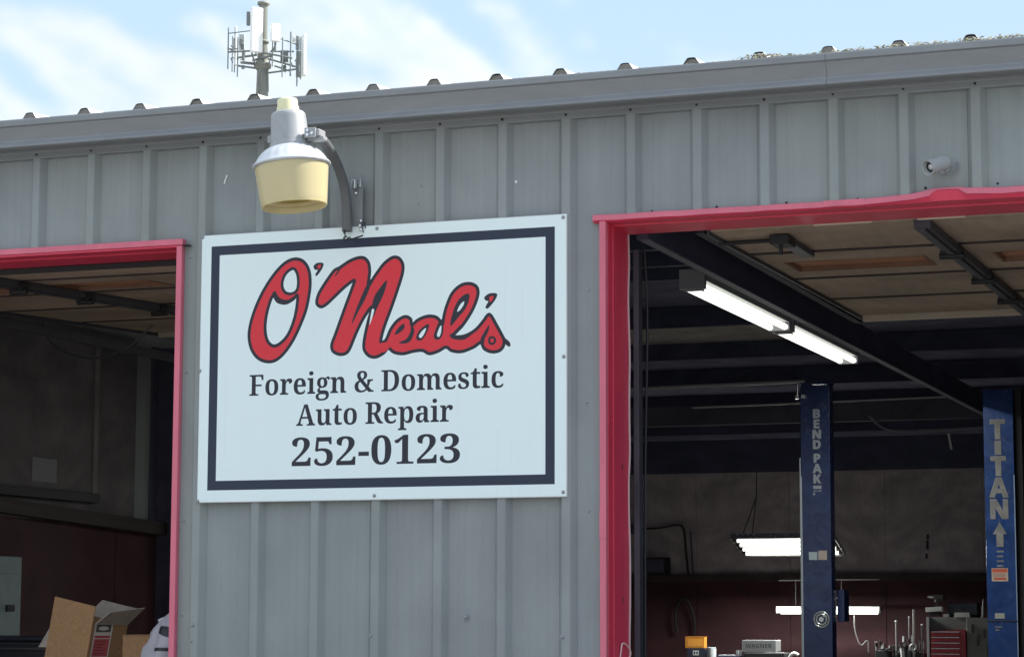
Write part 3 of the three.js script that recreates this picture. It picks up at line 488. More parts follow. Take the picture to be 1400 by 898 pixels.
// ------------------------------------------------------------------ cell tower far behind the roof
{
  const T = thing('cell_tower', 'grey monopole cell tower with white antenna panels rising behind the roof', 'cell tower', [-45.45, 0, -91.4], [0, 0.45, 0]);
  const S = 115 / 3200; // metres per pixel of the photograph at that distance
  const P = (px, py, z = 0) => [(px - 359.5) * S, 27.11 + (128 - py) * 0.03566, z];
  const pole = mat([0.33, 0.36, 0.33], { r: 0.6, map: rep(grimeTex, 0.5) }), frame = mat([0.22, 0.25, 0.24], { r: 0.5, m: 0.3 }), box = mat([0.20, 0.22, 0.22], { r: 0.6 }), panelM = mat([0.93, 0.93, 0.90], { r: 0.45 });
  part('pole', lathe([[0.46, 0], [0.30, 27], [0.27, 28.2], [0.255, 29.2], [0.22, 29.4], [0.205, 31.5], [0.3, 31.52], [0.3, 31.66], [0.0, 31.68]], 24), pole, T);
  part('collar', lathe([[0.27, 28.25], [0.42, 28.35], [0.42, 28.55], [0.25, 28.75]], 16), pole, T); part('collar', lathe([[0.22, 29.55], [0.30, 29.6], [0.30, 29.7], [0.22, 29.75]], 16), pole, T);
  const rods = (name, list, m) => list.forEach(([a, b, r]) => part(name, rod(a, b, r, 6), m, T));
  const panel = (px0, px1, py0, py1, z, d = 0.18, yaw = 0) => { const a = P(px0, py1), b = P(px1, py0), w = b[0] - a[0], h = b[1] - a[1], g = new RoundedBoxGeometry(w, h, d, 2, Math.min(0.05, w * 0.3)); g.rotateY(yaw); g.translate((a[0] + b[0]) / 2, (a[1] + b[1]) / 2, z); return g; };
  part('antenna_panel', panel(342.8, 359.2, 15.6, 78, 0.95, 0.26, 0.34), panelM, T); part('antenna_panel', panel(370, 382.8, 37, 62, 0.9, 0.2, 0.30), panelM, T);
  part('antenna_panel', panel(413.5, 418.6, 47, 105, 0.3, 0.35, 0.2), panelM, T); part('antenna_panel', panel(321.3, 324.2, 38, 92, 0.2, 0.4), panelM, T);
  part('antenna_panel', panel(326.5, 334.5, 41, 64, -0.7, 0.12), mat([0.55, 0.58, 0.57], { r: 0.5 }), T); part('antenna_panel', panel(399.2, 403.4, 46, 54, -0.2, 0.3), panelM, T);
  part('radio_unit', panel(337, 342.6, 19, 38, 0.6, 0.3), box, T); part('radio_unit', panel(383.6, 394.6, 66, 82, -0.3, 0.3), box, T); part('radio_unit', panel(404.2, 410, 47, 66, 0.0, 0.35), mat([0.42, 0.44, 0.43], { r: 0.6 }), T);
  part('radio_unit', panel(405, 413, 68, 105, 0.0, 0.25), mat([0.30, 0.32, 0.31], { r: 0.6 }), T); part('radio_unit', panel(327, 332, 54, 63, 0.1, 0.25), box, T); part('radio_unit', panel(319.6, 322, 55, 68, 0.3, 0.3), box, T); part('radio_unit', panel(385, 391.5, 88, 96, -0.2, 0.3), box, T);
  const pipe = 0.035;
  rods('mounting_pipe', [[P(312.6, 98, 0.3), P(312.6, 40, 0.3), pipe], [P(318, 98, -0.3), P(318, 48, -0.3), 0.03], [P(326, 111, 0.7), P(326, 56, 0.7), pipe], [P(321.5, 102, 0.2), P(321.5, 38, 0.2), 0.03]], frame);
  rods('mounting_pipe', [[P(397.5, 107, 0.5), P(397.5, 45, 0.5), 0.045], [P(406.6, 119, 0.2), P(406.6, 50, 0.2), 0.04], [P(386.5, 111, 0.8), P(386.5, 55, 0.8), 0.035], [P(411.5, 108, 0), P(411.5, 48, 0), 0.04]], frame);
  rods('mounting_pipe', [[P(373, 95, 0.6), P(373, 34, 0.6), 0.035], [P(350.5, 82, 0.75), P(350.5, 16, 0.75), 0.04], [P(376.5, 74, 0.8), P(376.5, 60, 0.8), 0.06]], frame);
  rods('antenna_frame', [[P(314, 74, 0.3), P(345, 75, 0.8), 0.05], [P(345, 75, 0.8), P(400, 83, 0.7), 0.05], [P(320, 82, 0.2), P(352, 77, 0.3), 0.06], [P(326, 93, 0.3), P(352, 94, 0), 0.05], [P(330, 88, 0.3), P(352, 88, 0), 0.07], [P(312, 48, 0.3), P(344, 46, 0.7), 0.03], [P(368, 100, 0), P(406, 95, 0.2), 0.05], [P(366, 80, 0), P(406, 92, 0.2), 0.05], [P(371, 74, 0.6), P(402, 71, 0.3), 0.04], [P(383, 56, 0.7), P(405, 60, 0.2), 0.035], [P(346, 83, 0), P(372, 79, 0.5), 0.06], [P(352, 96, 0), P(345, 78, 0.8), 0.045], [P(356, 104, 0), P(346, 80, 0.4), 0.04], [P(363, 104, 0), P(376, 66, 0.7), 0.035], [P(312, 70, 0.3), P(326, 72, 0.7), 0.035], [P(312, 68, 0.3), P(318, 68, -0.3), 0.03], [P(376, 90, 0), P(396, 99, 0.4), 0.04]], frame);
  for (let i = 0; i < 22; i++) { const left = i % 2, px = left ? rr(313, 333) : rr(384, 413), py = left ? rr(60, 86) : rr(60, 96), z = rr(-0.7, 0.6); part(i % 3 ? 'mounting_bracket' : 'radio_unit', i % 3 ? rod(P(px, py, z), P(px + rr(-6, 6), py + rr(-9, 9), z + rr(-0.4, 0.4)), 0.03, 6) : panel(px, px + rr(2.5, 5), py, py + rr(5, 11), z, 0.2, rr(-0.5, 0.5)), i % 3 ? frame : box, T); }
  rods('cable', [[P(355, 128, 0.3), P(361, 106, 0.26), 0.03], [P(361, 106, 0.26), P(364, 84, 0.26), 0.03], [P(368, 128, 0.2), P(367, 90, 0.25), 0.028], [P(353, 120, 0.3), P(358, 98, 0.28), 0.025], [P(362, 84, 0.28), P(373, 70, 0.6), 0.02]], box);
}

// ------------------------------------------------------------------ lamps inside
const tubeGlow = new THREE.MeshStandardMaterial({ color: 0xffffff, roughness: 0.4, emissive: new THREE.Color(0.96, 1.0, 0.90), emissiveIntensity: 1.0 });
function areaLight(parent, w, h, pos, down, power, col = [0.96, 1.0, 0.92]) {
  const l = new THREE.RectAreaLight(new THREE.Color(...col), power, w, h); l.position.set(...pos); parent.add(l); l.lookAt(new THREE.Vector3(...pos).add(new THREE.Vector3(...down)).applyMatrix4(parent.matrixWorld)); return l;
}
{
  // two strip lights end to end along the bay, bare twin tubes under a channel
  const bracketM = mat([0.34, 0.34, 0.36], { r: 0.5, m: 0.2 });
  const strips = [[-3.60, -5.74], [-5.86, -7.95]];
  strips.forEach(([z0, z1], i) => {
    const len = z0 - z1, t = thing('strip_light', i ? 'lit twin-tube strip light, the farther one of the end-to-end pair beside the beam' : 'lit twin-tube strip light nearest the door with a grey end bracket', 'ceiling light', [1.40, 3.53, (z0 + z1) / 2], [0, 0, 0]);
    t.updateMatrixWorld();
    part('channel', [bb(-0.080, 0.080, 0.03, 0.085, -len / 2, len / 2, 0.003)], mat([0.34, 0.34, 0.34], { r: 0.6 }), t);
    for (const x of [-0.052, 0.052]) part('lamp_tube', rod([x, -0.002, -len / 2 + 0.035], [x, -0.002, len / 2 - 0.035], 0.021, 12), tubeGlow, t);
    for (const s of [-1, 1]) part('end_bracket', [bb(-0.08, 0.08, -0.022, 0.10, s * len / 2 - 0.02, s * len / 2 + 0.02, 0.004), bb(-0.06, 0.06, -0.028, 0.03, s * len / 2 - s * 0.035 - 0.012, s * len / 2 - s * 0.035 + 0.012, 0.003)], bracketM, t);
    for (const s of [-0.6, 0.6]) part('hanger', rod([0, 0.08, s], [0, 0.48, s], 0.006, 6), M.darksteel, t);
    areaLight(t, 0.12, len - 0.1, [0, -0.04, 0], [0, -1, 0], 40.0);
  });
  // tilted four-tube troffer on chains near the rear wall
  {
    const t = thing('troffer_light', 'lit four-tube fixture tilted on chains before the pale rear wall behind the blue post', 'ceiling light', [-1.225, 2.385, -16.75], [-0.33, 0, 0]); t.updateMatrixWorld();
    part('reflector', bb(-0.585, 0.585, 0.022, 0.0295, -0.285, 0.285, 0), mat([0.10, 0.10, 0.10], { r: 0.9 }), t);
    part('pan', [bb(-0.61, 0.61, 0.03, 0.05, -0.30, 0.30, 0.002), bb(-0.61, 0.61, -0.012, 0.03, -0.30, -0.29, 0), bb(-0.61, 0.61, -0.012, 0.03, 0.29, 0.30, 0), bb(-0.61, -0.60, -0.012, 0.03, -0.29, 0.29, 0), bb(0.60, 0.61, -0.012, 0.03, -0.29, 0.29, 0)], M.galv, t);
    for (const z of [-0.21, -0.07, 0.07, 0.21]) part('lamp_tube', rod([-0.55, -0.006, z], [0.55, -0.006, z], 0.021, 12), tubeGlow, t);
    for (const z of [-0.21, -0.07, 0.07, 0.21]) for (const s of [-1, 1]) part('lamp_holder', bb(s * 0.575 - 0.022, s * 0.575 + 0.022, -0.02, 0.03, z - 0.02, z + 0.02, 0.003), M.darksteel, t);
    for (const s of [-1, 1]) part('chain', [rod([s * 0.5, 0.05, 0.2], [s * 0.42, 0.62, 0.0], 0.006, 6), rod([s * 0.5, 0.05, -0.2], [s * 0.42, 0.62, 0.0], 0.006, 6), rod([s * 0.42, 0.62, 0.0], [s * 0.42, 1.0, 0.1], 0.006, 6)], M.darksteel, t);
    areaLight(t, 1.1, 0.5, [0, -0.04, 0], [0, -1, 0], 40.0);
  }
  // shop light hung low over the bench
  {
    const t = thing('shop_light', 'lit white hooded shop light hanging low over the rear bench', 'bench light', [-0.92, 1.67, -17.5], [0, 0, 0]); t.updateMatrixWorld();
    part('hood', [extrudeX([[-0.10, -0.045], [-0.045, 0.025], [0.045, 0.025], [0.10, -0.045], [0.105, -0.043], [0.05, 0.031], [-0.05, 0.031], [-0.105, -0.043]], -0.61, 0.61)], mat([0.5, 0.5, 0.48], { r: 0.5 }), t);
    for (const z of [-0.05, 0.05]) part('lamp_tube', rod([-0.57, -0.038, z], [0.57, -0.038, z], 0.022, 12), tubeGlow, t);
    part('end_cap', [bb(-0.62, -0.61, -0.05, 0.03, -0.08, 0.08, 0)], M.white, t); part('end_cap', bb(0.61, 0.62, -0.05, 0.03, -0.08, 0.08, 0), M.galv, t);
    part('hanger', [rod([0.15, 0.05, 0], [-0.05, 0.33, 0], 0.006, 5), rod([0.15, 0.05, 0], [0.15, 0.33, 0], 0.006, 5), rod([-0.4, 0.05, 0], [-0.4, 0.33, 0], 0.006, 5), rod([-0.6, 0.335, 0], [0.6, 0.345, 0], 0.010, 6)], M.darksteel, t);
    part('power_cord', tube([[0.30, -0.05, 0.02], [0.31, -0.25, 0.02], [0.38, -0.42, 0.02], [0.45, -0.36, 0.0], [0.46, -0.5, 0.0]], 0.008, 24, 5), mat([0.10, 0.095, 0.10], { r: 0.6 }), t);
    areaLight(t, 1.1, 0.16, [0, -0.08, 0], [0, -1, 0.25], 14.0);
  }
}

// ------------------------------------------------------------------ lift posts
function letterTex(w, h, draw, bg) { const cv = document.createElement('canvas'); cv.width = w; cv.height = h; const c = cv.getContext('2d'); if (bg) { c.fillStyle = bg; c.fillRect(0, 0, w, h); } draw(c, w, h); const t = new THREE.CanvasTexture(cv); t.colorSpace = THREE.SRGBColorSpace; return t; }
async function glyphs(chars, font, size, gap, x, topY, z, m, parent, sx = 1) { // letters stacked downwards, each its own raised decal
  const { TextGeometry } = await import('three/addons/geometries/TextGeometry.js');
  let y = topY;
  for (const ch of chars) {
    if (ch === ' ') { y -= size * 0.38; continue; }
    const g = ch === 'I' ? new THREE.BoxGeometry(size * 0.34, size * 0.76, 0.002).translate(0, size * 0.38, 0.001) : new TextGeometry(ch, { font, size, depth: 0.0012, curveSegments: 5, bevelEnabled: true, bevelSize: size * 0.04, bevelThickness: 0.0004, bevelSegments: 1 }); g.computeBoundingBox(); const b = g.boundingBox;
    g.translate(-(b.min.x + b.max.x) / 2, -b.max.y, 0); g.scale(sx, 1, 1); g.translate(x, y, z); part('letter', g, m, parent); y -= (b.max.y - b.min.y) + gap;
  }
  return y;
}
const { FontLoader } = await import('three/addons/loaders/FontLoader.js');
const bold = await new FontLoader().loadAsync('fonts/droid/droid_sans_bold.typeface.json');
{
  // left post: facing the door, channel at its left edge, letters stacked
  const A = thing('lift_post', 'dark blue lift post with stacked grey letters and a round emblem, left of the pair', 'car lift', [0.907, 0.03, -9.0], [0, 0, 0]);
  const h = 3.43;
  part('column', [bb(-0.135, 0.108, 0, h, -0.012, 0.0, 0.003), bb(0.096, 0.108, 0, h, -0.15, -0.0125, 0.003), bb(-0.135, -0.123, 0, h, -0.15, -0.0125, 0.003), bb(-0.123, -0.07, 0, h, -0.15, -0.138, 0), bb(0.05, 0.096, 0, h, -0.15, -0.138, 0)], M.blue, A);
  part('corner_edge', bb(-0.137, -0.129, 0.02, h - 0.75, 0.0005, 0.005, 0), mat([0.35, 0.38, 0.45], { r: 0.4 }), A);
  part('base_plate', bb(-0.25, 0.25, 0, 0.02, -0.35, 0.1, 0.003), M.blue, A); part('top_plate', bb(-0.14, 0.113, h + 0.001, h + 0.02, -0.16, 0.004, 0.003), M.blue, A);
  const lm = mat([0.22, 0.24, 0.28], { r: 0.6 });
  const yEnd = await glyphs('BEND PAK', bold, 0.070, 0.0095, 0.0, h - 0.20, 0.001, lm, A, 1.12);
  part('small_print', [bb(-0.036, 0.034, yEnd - 0.035, yEnd - 0.008, 0.001, 0.0025, 0), bb(-0.034, -0.004, yEnd - 0.056, yEnd - 0.048, 0.001, 0.0025, 0), bb(0.004, 0.034, yEnd - 0.056, yEnd - 0.048, 0.001, 0.0025, 0), bb(-0.036, -0.020, yEnd - 0.085, yEnd - 0.066, 0.001, 0.0025, 0)], lm, A);
  part('sticker', bb(0.0, 0.072, 2.0, 2.075, 0.001, 0.003, 0), mat([0.34, 0.28, 0.26], { r: 0.6 }), A); part('sticker', bb(-0.078, -0.008, 2.0, 2.065, 0.001, 0.0025, 0), mat([0.30, 0.36, 0.40], { r: 0.5 }), A);
  part('emblem', [new THREE.TorusGeometry(0.062, 0.007, 8, 36).translate(0.02, 1.52, 0.003), new THREE.TorusGeometry(0.042, 0.010, 8, 32).translate(0.02, 1.52, 0.003), new THREE.CylinderGeometry(0.02, 0.026, 0.02, 20).rotateX(Math.PI / 2).translate(0.02, 1.52, 0.006)], M.galv, A);
  part('carriage', bb(0.115, 0.175, 1.50, 1.76, -0.34, -0.16, 0.006), M.blue, A);
  part('air_fitting', [rod([-0.15, h - 0.10, 0.03], [-0.15, h + 0.02, 0.03], 0.006), bb(-0.12, -0.09, h - 0.11, h - 0.08, 0.0, 0.04, 0.004), bb(-0.17, -0.14, h - 0.115, h - 0.085, 0.01, 0.04, 0.004)], M.galv, A);
  part('pipe', [rod([-0.14, h - 0.60, 0.012], [-0.14, 0.1, 0.012], 0.006)], mat([0.3, 0.33, 0.36], { r: 0.4 }), A);

  const B = thing('lift_post', 'brighter blue lift post with an upward arrow and red sticker at the right edge', 'car lift', [2.525, 0.03, -8.0], [0, 0, 0]);
  const hb = 3.25;
  part('column', [bb(-0.105, 0.118, 0, hb, -0.012, 0.0, 0.003), bb(0.106, 0.118, 0, hb, -0.26, -0.0125, 0.003), bb(-0.105, -0.093, 0, hb, -0.26, -0.0125, 0.003)], M.blueLight, B);
  part('slide_channel', bb(0.122, 0.175, 0, hb, -0.24, -0.05, 0.004), M.black, B); part('corner_edge', bb(0.112, 0.119, 0.02, 2.6, 0.0005, 0.004, 0), mat([0.25, 0.32, 0.45], { r: 0.4 }), B);
  part('base_plate', bb(-0.25, 0.25, 0, 0.02, -0.35, 0.1, 0.003), M.blueLight, B);
  const lb = mat([0.26, 0.27, 0.29], { r: 0.6, map: rep(grimeTex, 2) });
  const y0 = await glyphs('TITAN', bold, 0.140, 0.011, 0.0, 3.022, 0.001, lb, B, 1.05);
  const sh = new THREE.Shape([[-0.052, -0.09], [0, 0.0], [0.052, -0.09], [0.026, -0.09], [0.026, -0.185], [-0.026, -0.185], [-0.026, -0.09]].map((p) => new THREE.Vector2(...p)));
  part('arrow', new THREE.ExtrudeGeometry(sh, { depth: 0.0015, bevelEnabled: false }).translate(0, 2.248, 0.001), lb, B);
  part('small_print', [0, 1, 2, 3].map((i) => bb(-0.026, 0.026 - 0.006 * (i % 2), 2.035 - i * 0.036 - 0.012, 2.035 - i * 0.036, 0.001, 0.0022, 0)), lb, B);
  const st = letterTex(160, 128, (c, w, h) => { c.fillStyle = '#b8a79c'; c.fillRect(0, 0, w, h); c.fillStyle = '#c2543c'; c.fillRect(6, 6, w - 12, 34); c.fillRect(20, 92, w - 40, 22); c.fillStyle = '#8d4a3c'; for (let i = 0; i < 4; i++) c.fillRect(12, 50 + i * 10, w - 30 - 14 * (i % 2), 4); });
  { const g = new THREE.BoxGeometry(0.122, 0.098, 0.002); g.translate(-0.006, 1.855, 0.0022); part('sticker', g, mat([0.9, 0.9, 0.9], { r: 0.6, map: st }), B, 'red and white sticker below the arrow'); }
  part('strap_seam', bb(-0.112, 0.124, 1.508, 1.516, -0.01, 0.006, 0.001), M.black, B);
  part('label_plate', bb(-0.05, 0.022, 1.53, 1.57, 0.001, 0.003, 0), mat([0.34, 0.34, 0.30], { r: 0.4, m: 0.3 }), B); part('label_plate', [bb(-0.05, 0.0, 1.462, 1.472, 0.001, 0.003, 0), bb(-0.048, -0.02, 1.440, 1.450, 0.001, 0.003, 0)], lb, B);
}

// ------------------------------------------------------------------ pipes and cords under the roof
{
  const airM = mat([0.42, 0.44, 0.46], { r: 0.35, m: 0.3 });
  part('air_line', [rod([-1.0, 3.58, -12.0], [2.0, 3.62, -12.0], 0.010, 6)], airM, shop, 'thin horizontal air pipe crossing behind the left blue post');
  part('conduit', [rod([-1.6, 3.74, -11.6], [0.2, 3.76, -11.6], 0.018, 6)], airM, shop, 'short pale conduit under the roof left of the blue post');
  part('hanging_cord', tube([[0.62, 3.50, -12.5], [0.75, 3.38, -12.5], [0.95, 3.335, -12.5], [1.35, 3.345, -12.5], [2.0, 3.37, -12.5]], 0.012, 40, 5), mat([0.25, 0.25, 0.28], { r: 0.6 }), shop, 'grey cord sagging between the two blue posts');
  part('pull_string', rod([1.40, 3.30, -12.4], [1.425, 3.15, -12.4], 0.012, 5), mat([0.7, 0.7, 0.68], { r: 0.7 }), shop, 'short white pull string hanging under the cord');
  part('hanging_wire', tube([[-3.1, 3.55, -3.6], [-3.02, 3.36, -3.6], [-2.72, 3.24, -3.6], [-2.45, 3.30, -3.6], [-2.25, 3.45, -3.6]], 0.006, 30, 5), mat([0.10, 0.10, 0.13], { r: 0.6 }), shop, 'thin dark wire drooping below the left bay door');
}

// ------------------------------------------------------------------ left bay: cabinet, boxes, bag
{
  const E = thing('electrical_cabinet', 'grey-green metal electrical cabinet on the red left wall', 'cabinet', [-3.874, 1.40, -4.06]);
  const em = mat([0.22, 0.285, 0.30], { r: 0.5, map: rep(blotTex, 1.2) });
  part('case', bb(0, 0.14, 0, 0.57, -0.40, 0.40, 0.008), em, E); part('cover', bb(0.141, 0.155, 0.02, 0.45, -0.36, 0.36, 0.004), em, E); part('latch', bb(0.156, 0.17, 0.19, 0.235, -0.28, -0.18, 0.004), M.black, E);
  // rolling cabinet (black) and work table
  const W = thing('tool_cabinet', 'black steel tool cabinet at the bottom left behind the cartons', 'cabinet', [-2.30, 0.03, -2.2]);
  part('body', bb(-0.60, 0.60, 0.12, 1.385, -0.30, 0.30, 0.01), M.black, W); part('top', bb(-0.62, 0.62, 1.386, 1.412, -0.32, 0.32, 0.006), mat([0.02, 0.022, 0.03], { r: 0.3 }), W);
  for (let i = 0; i < 5; i++) { const d = part('drawer', bb(-0.57, 0.57, 0.18 + i * 0.24, 0.40 + i * 0.24, 0.301, 0.318, 0.004), mat([0.018, 0.018, 0.022], { r: 0.35 }), W); part('handle', bb(-0.5, 0.5, 0.375 + i * 0.24, 0.39 + i * 0.24, 0.319, 0.335, 0.003), M.darksteel, d); }
  for (const [x, z] of [[-0.5, -0.22], [0.5, -0.22], [-0.5, 0.22], [0.5, 0.22]]) part('caster', cyl(0.06, 0.06, 0.04, 16).rotateZ(Math.PI / 2).translate(x, 0.06, z), M.black, W);
  const tb = thing('work_table', 'low work table inside the left bay carrying cartons', 'table', [-1.05, 0.03, -1.25]);
  part('table_top', bb(-0.62, 0.68, 1.01, 1.05, -0.38, 0.34, 0.004), M.timber, tb);
  for (const [x, z] of [[-0.57, -0.33], [0.63, -0.33], [-0.57, 0.29], [0.63, 0.29]]) part('leg', bb(x - 0.03, x + 0.03, 0, 1.01, z - 0.03, z + 0.03, 0.003), M.darksteel, tb);

  const card = mat([0.46, 0.275, 0.14], { r: 0.9, map: rep(cardTex, 2.5) }), card2 = mat([0.37, 0.215, 0.11], { r: 0.9, map: rep(cardTex, 2.5) }), inner = mat([0.52, 0.47, 0.42], { r: 0.9, map: rep(cardTex, 2) });
  const lab = letterTex(200, 280, (c, w, h) => { c.fillStyle = '#d8d2cc'; c.fillRect(0, 0, w, h); c.fillStyle = '#55504e'; c.fillRect(18, 18, w - 36, 54); c.fillStyle = '#d8d2cc'; c.beginPath(); c.ellipse(w / 2, 44, 58, 15, 0, 0, 7); c.fill(); c.fillStyle = '#b8404a'; c.fillRect(14, 96, w - 28, 18); c.fillStyle = '#c2525a'; c.fillRect(14, 120, w - 28, 128); c.fillStyle = '#7d2f3a'; for (let i = 0; i < 5; i++) c.fillRect(28, 134 + i * 22, w - 70 - 20 * (i % 3), 8); });
  // open carton, leaning, flaps up
  const Bx = thing('open_carton', 'tall open cardboard carton leaning with its flaps spread and a red label', 'box', [-1.455, 1.085, -1.40], [0, -0.16, -0.19]);
  const w = 0.285, d = 0.30, hh = 0.50, t = 0.006;
  part('front_side', bb(-w / 2, w / 2, 0, hh + 0.06, d / 2 - t, d / 2, 0.001), card, Bx);
  part('side', [bb(w / 2 - t, w / 2, 0.0, hh - 0.04, -d / 2, d / 2 - t - 0.0005, 0.001)], card2, Bx); part('side', [bb(-w / 2, -w / 2 + t, 0.0, hh - 0.04, -d / 2, d / 2 - t - 0.0005, 0.001), bb(-w / 2 + t, w / 2 - t, 0, hh - 0.04, -d / 2, -d / 2 + t, 0.001), bb(-w / 2 + t, w / 2 - t, 0, t, -d / 2 + t, d / 2 - t, 0)], card2, Bx);
  { const q = (pts) => { const g = new THREE.BufferGeometry(), n = new THREE.Vector3().crossVectors(new THREE.Vector3(...pts[1]).sub(new THREE.Vector3(...pts[0])), new THREE.Vector3(...pts[2]).sub(new THREE.Vector3(...pts[0]))).normalize().multiplyScalar(0.004); const back = pts.map((p) => [p[0] + n.x, p[1] + n.y, p[2] + n.z]), P = []; const quad = (a, b, c2, e) => P.push(...a, ...b, ...c2, ...a, ...c2, ...e); quad(...pts); quad(back[3], back[2], back[1], back[0]); for (let i = 0; i < 4; i++) { const j = (i + 1) % 4; quad(pts[i], back[i], back[j], pts[j]); } g.setAttribute('position', new THREE.Float32BufferAttribute(P, 3)); g.computeVertexNormals(); return meterUV(g); };
    part('flap', q([[-w / 2 - 0.002, hh - 0.22, 0.03], [-w / 2 - 0.002, hh - 0.04, 0.0], [-w / 2 - 0.10, hh - 0.06, -0.02], [-w / 2 - 0.16, hh - 0.25, 0.02]]), inner, Bx);
    part('flap', q([[w / 2, hh - 0.04, -d / 2], [w / 2, hh - 0.04, d / 2 - 0.02], [w / 2 + 0.06, hh + 0.04, d / 2 - 0.06], [w / 2 + 0.09, hh + 0.07, -d / 2 - 0.01]]), inner, Bx);
    part('flap', q([[-w / 2, hh - 0.04, -d / 2], [w / 2, hh - 0.04, -d / 2], [w / 2 - 0.02, hh + 0.045, -d / 2 - 0.08], [-w / 2 + 0.02, hh + 0.045, -d / 2 - 0.08]]), inner, Bx); }
  { const g = new THREE.PlaneGeometry(0.15, 0.21); g.rotateY(Math.PI / 2); g.translate(w / 2 + 0.0015, hh - 0.13, d / 2 - 0.10); part('label', g, mat([0.8, 0.8, 0.8], { r: 0.6, map: lab }), Bx, 'white and red printed label'); }
  // lower carton to its right
  const C2 = thing('closed_carton', 'smaller brown cardboard carton between the leaning carton and the white bag', 'box', [-0.795, 1.081, -1.05], [0, 0.15, 0]);
  part('carton_body', [bb(-0.12, 0.10, 0, 0.375, -0.12, 0.12, 0.004)], card2, C2); part('flap', bb(-0.12, -0.012, 0.376, 0.381, -0.12, 0.12, 0.001), card2, C2); part('flap', bb(-0.008, 0.10, 0.376, 0.381, -0.12, 0.12, 0.001), card2, C2);
  part('printed_mark', [bb(-0.02, 0.06, 0.16, 0.20, 0.1202, 0.1212, 0), bb(0.0, 0.03, 0.22, 0.25, 0.1202, 0.1212, 0)], M.black, C2);
  // white plastic sack
  const Sk = thing('plastic_sack', 'crumpled white plastic sack with red and black print beside the cartons', 'bag', [-0.625, 1.081, -0.98]);
  const sackTex = letterTex(256, 256, (c, W2, H2) => { c.fillStyle = '#c9c8cc'; c.fillRect(0, 0, W2, H2); c.fillStyle = '#2b2a2f'; c.beginPath(); c.ellipse(70, 70, 26, 9, 0.3, 0, 7); c.ellipse(104, 66, 18, 8, -0.4, 0, 7); c.fill(); c.fillRect(50, 96, 110, 5); c.fillStyle = '#a84a5c'; c.fillRect(60, 120, 46, 22); c.fillRect(70, 146, 52, 12); c.fillRect(190, 120, 46, 22); c.fillStyle = '#2b2a2f'; c.fillRect(110, 178, 110, 6); });
  const sg = new THREE.SphereGeometry(0.16, 40, 32), sp = sg.attributes.position;
  for (let i = 0; i < sp.count; i++) { let x = sp.getX(i), y = sp.getY(i), z = sp.getZ(i); const n = 1 + 0.34 * perlin.noise(x * 11, y * 9, z * 11) + 0.16 * perlin.noise(x * 30, y * 22, z * 30); y = Math.max(-0.15, y * 1.55 * (0.9 + 0.12 * n)); sp.setXYZ(i, x * n * 0.95, y + 0.15, z * n * 0.8); }
  sg.scale(1.12, 1.16, 1.1); sg.translate(0, 0.03, 0); sg.computeVertexNormals(); part('sack', sg, mat([0.75, 0.75, 0.78], { r: 0.45, map: sackTex }), Sk); part('sack_neck', [rod([-0.05, 0.42, 0.0], [-0.07, 0.47, 0.01], 0.03, 9)], mat([0.6, 0.6, 0.63], { r: 0.5 }), Sk);
}

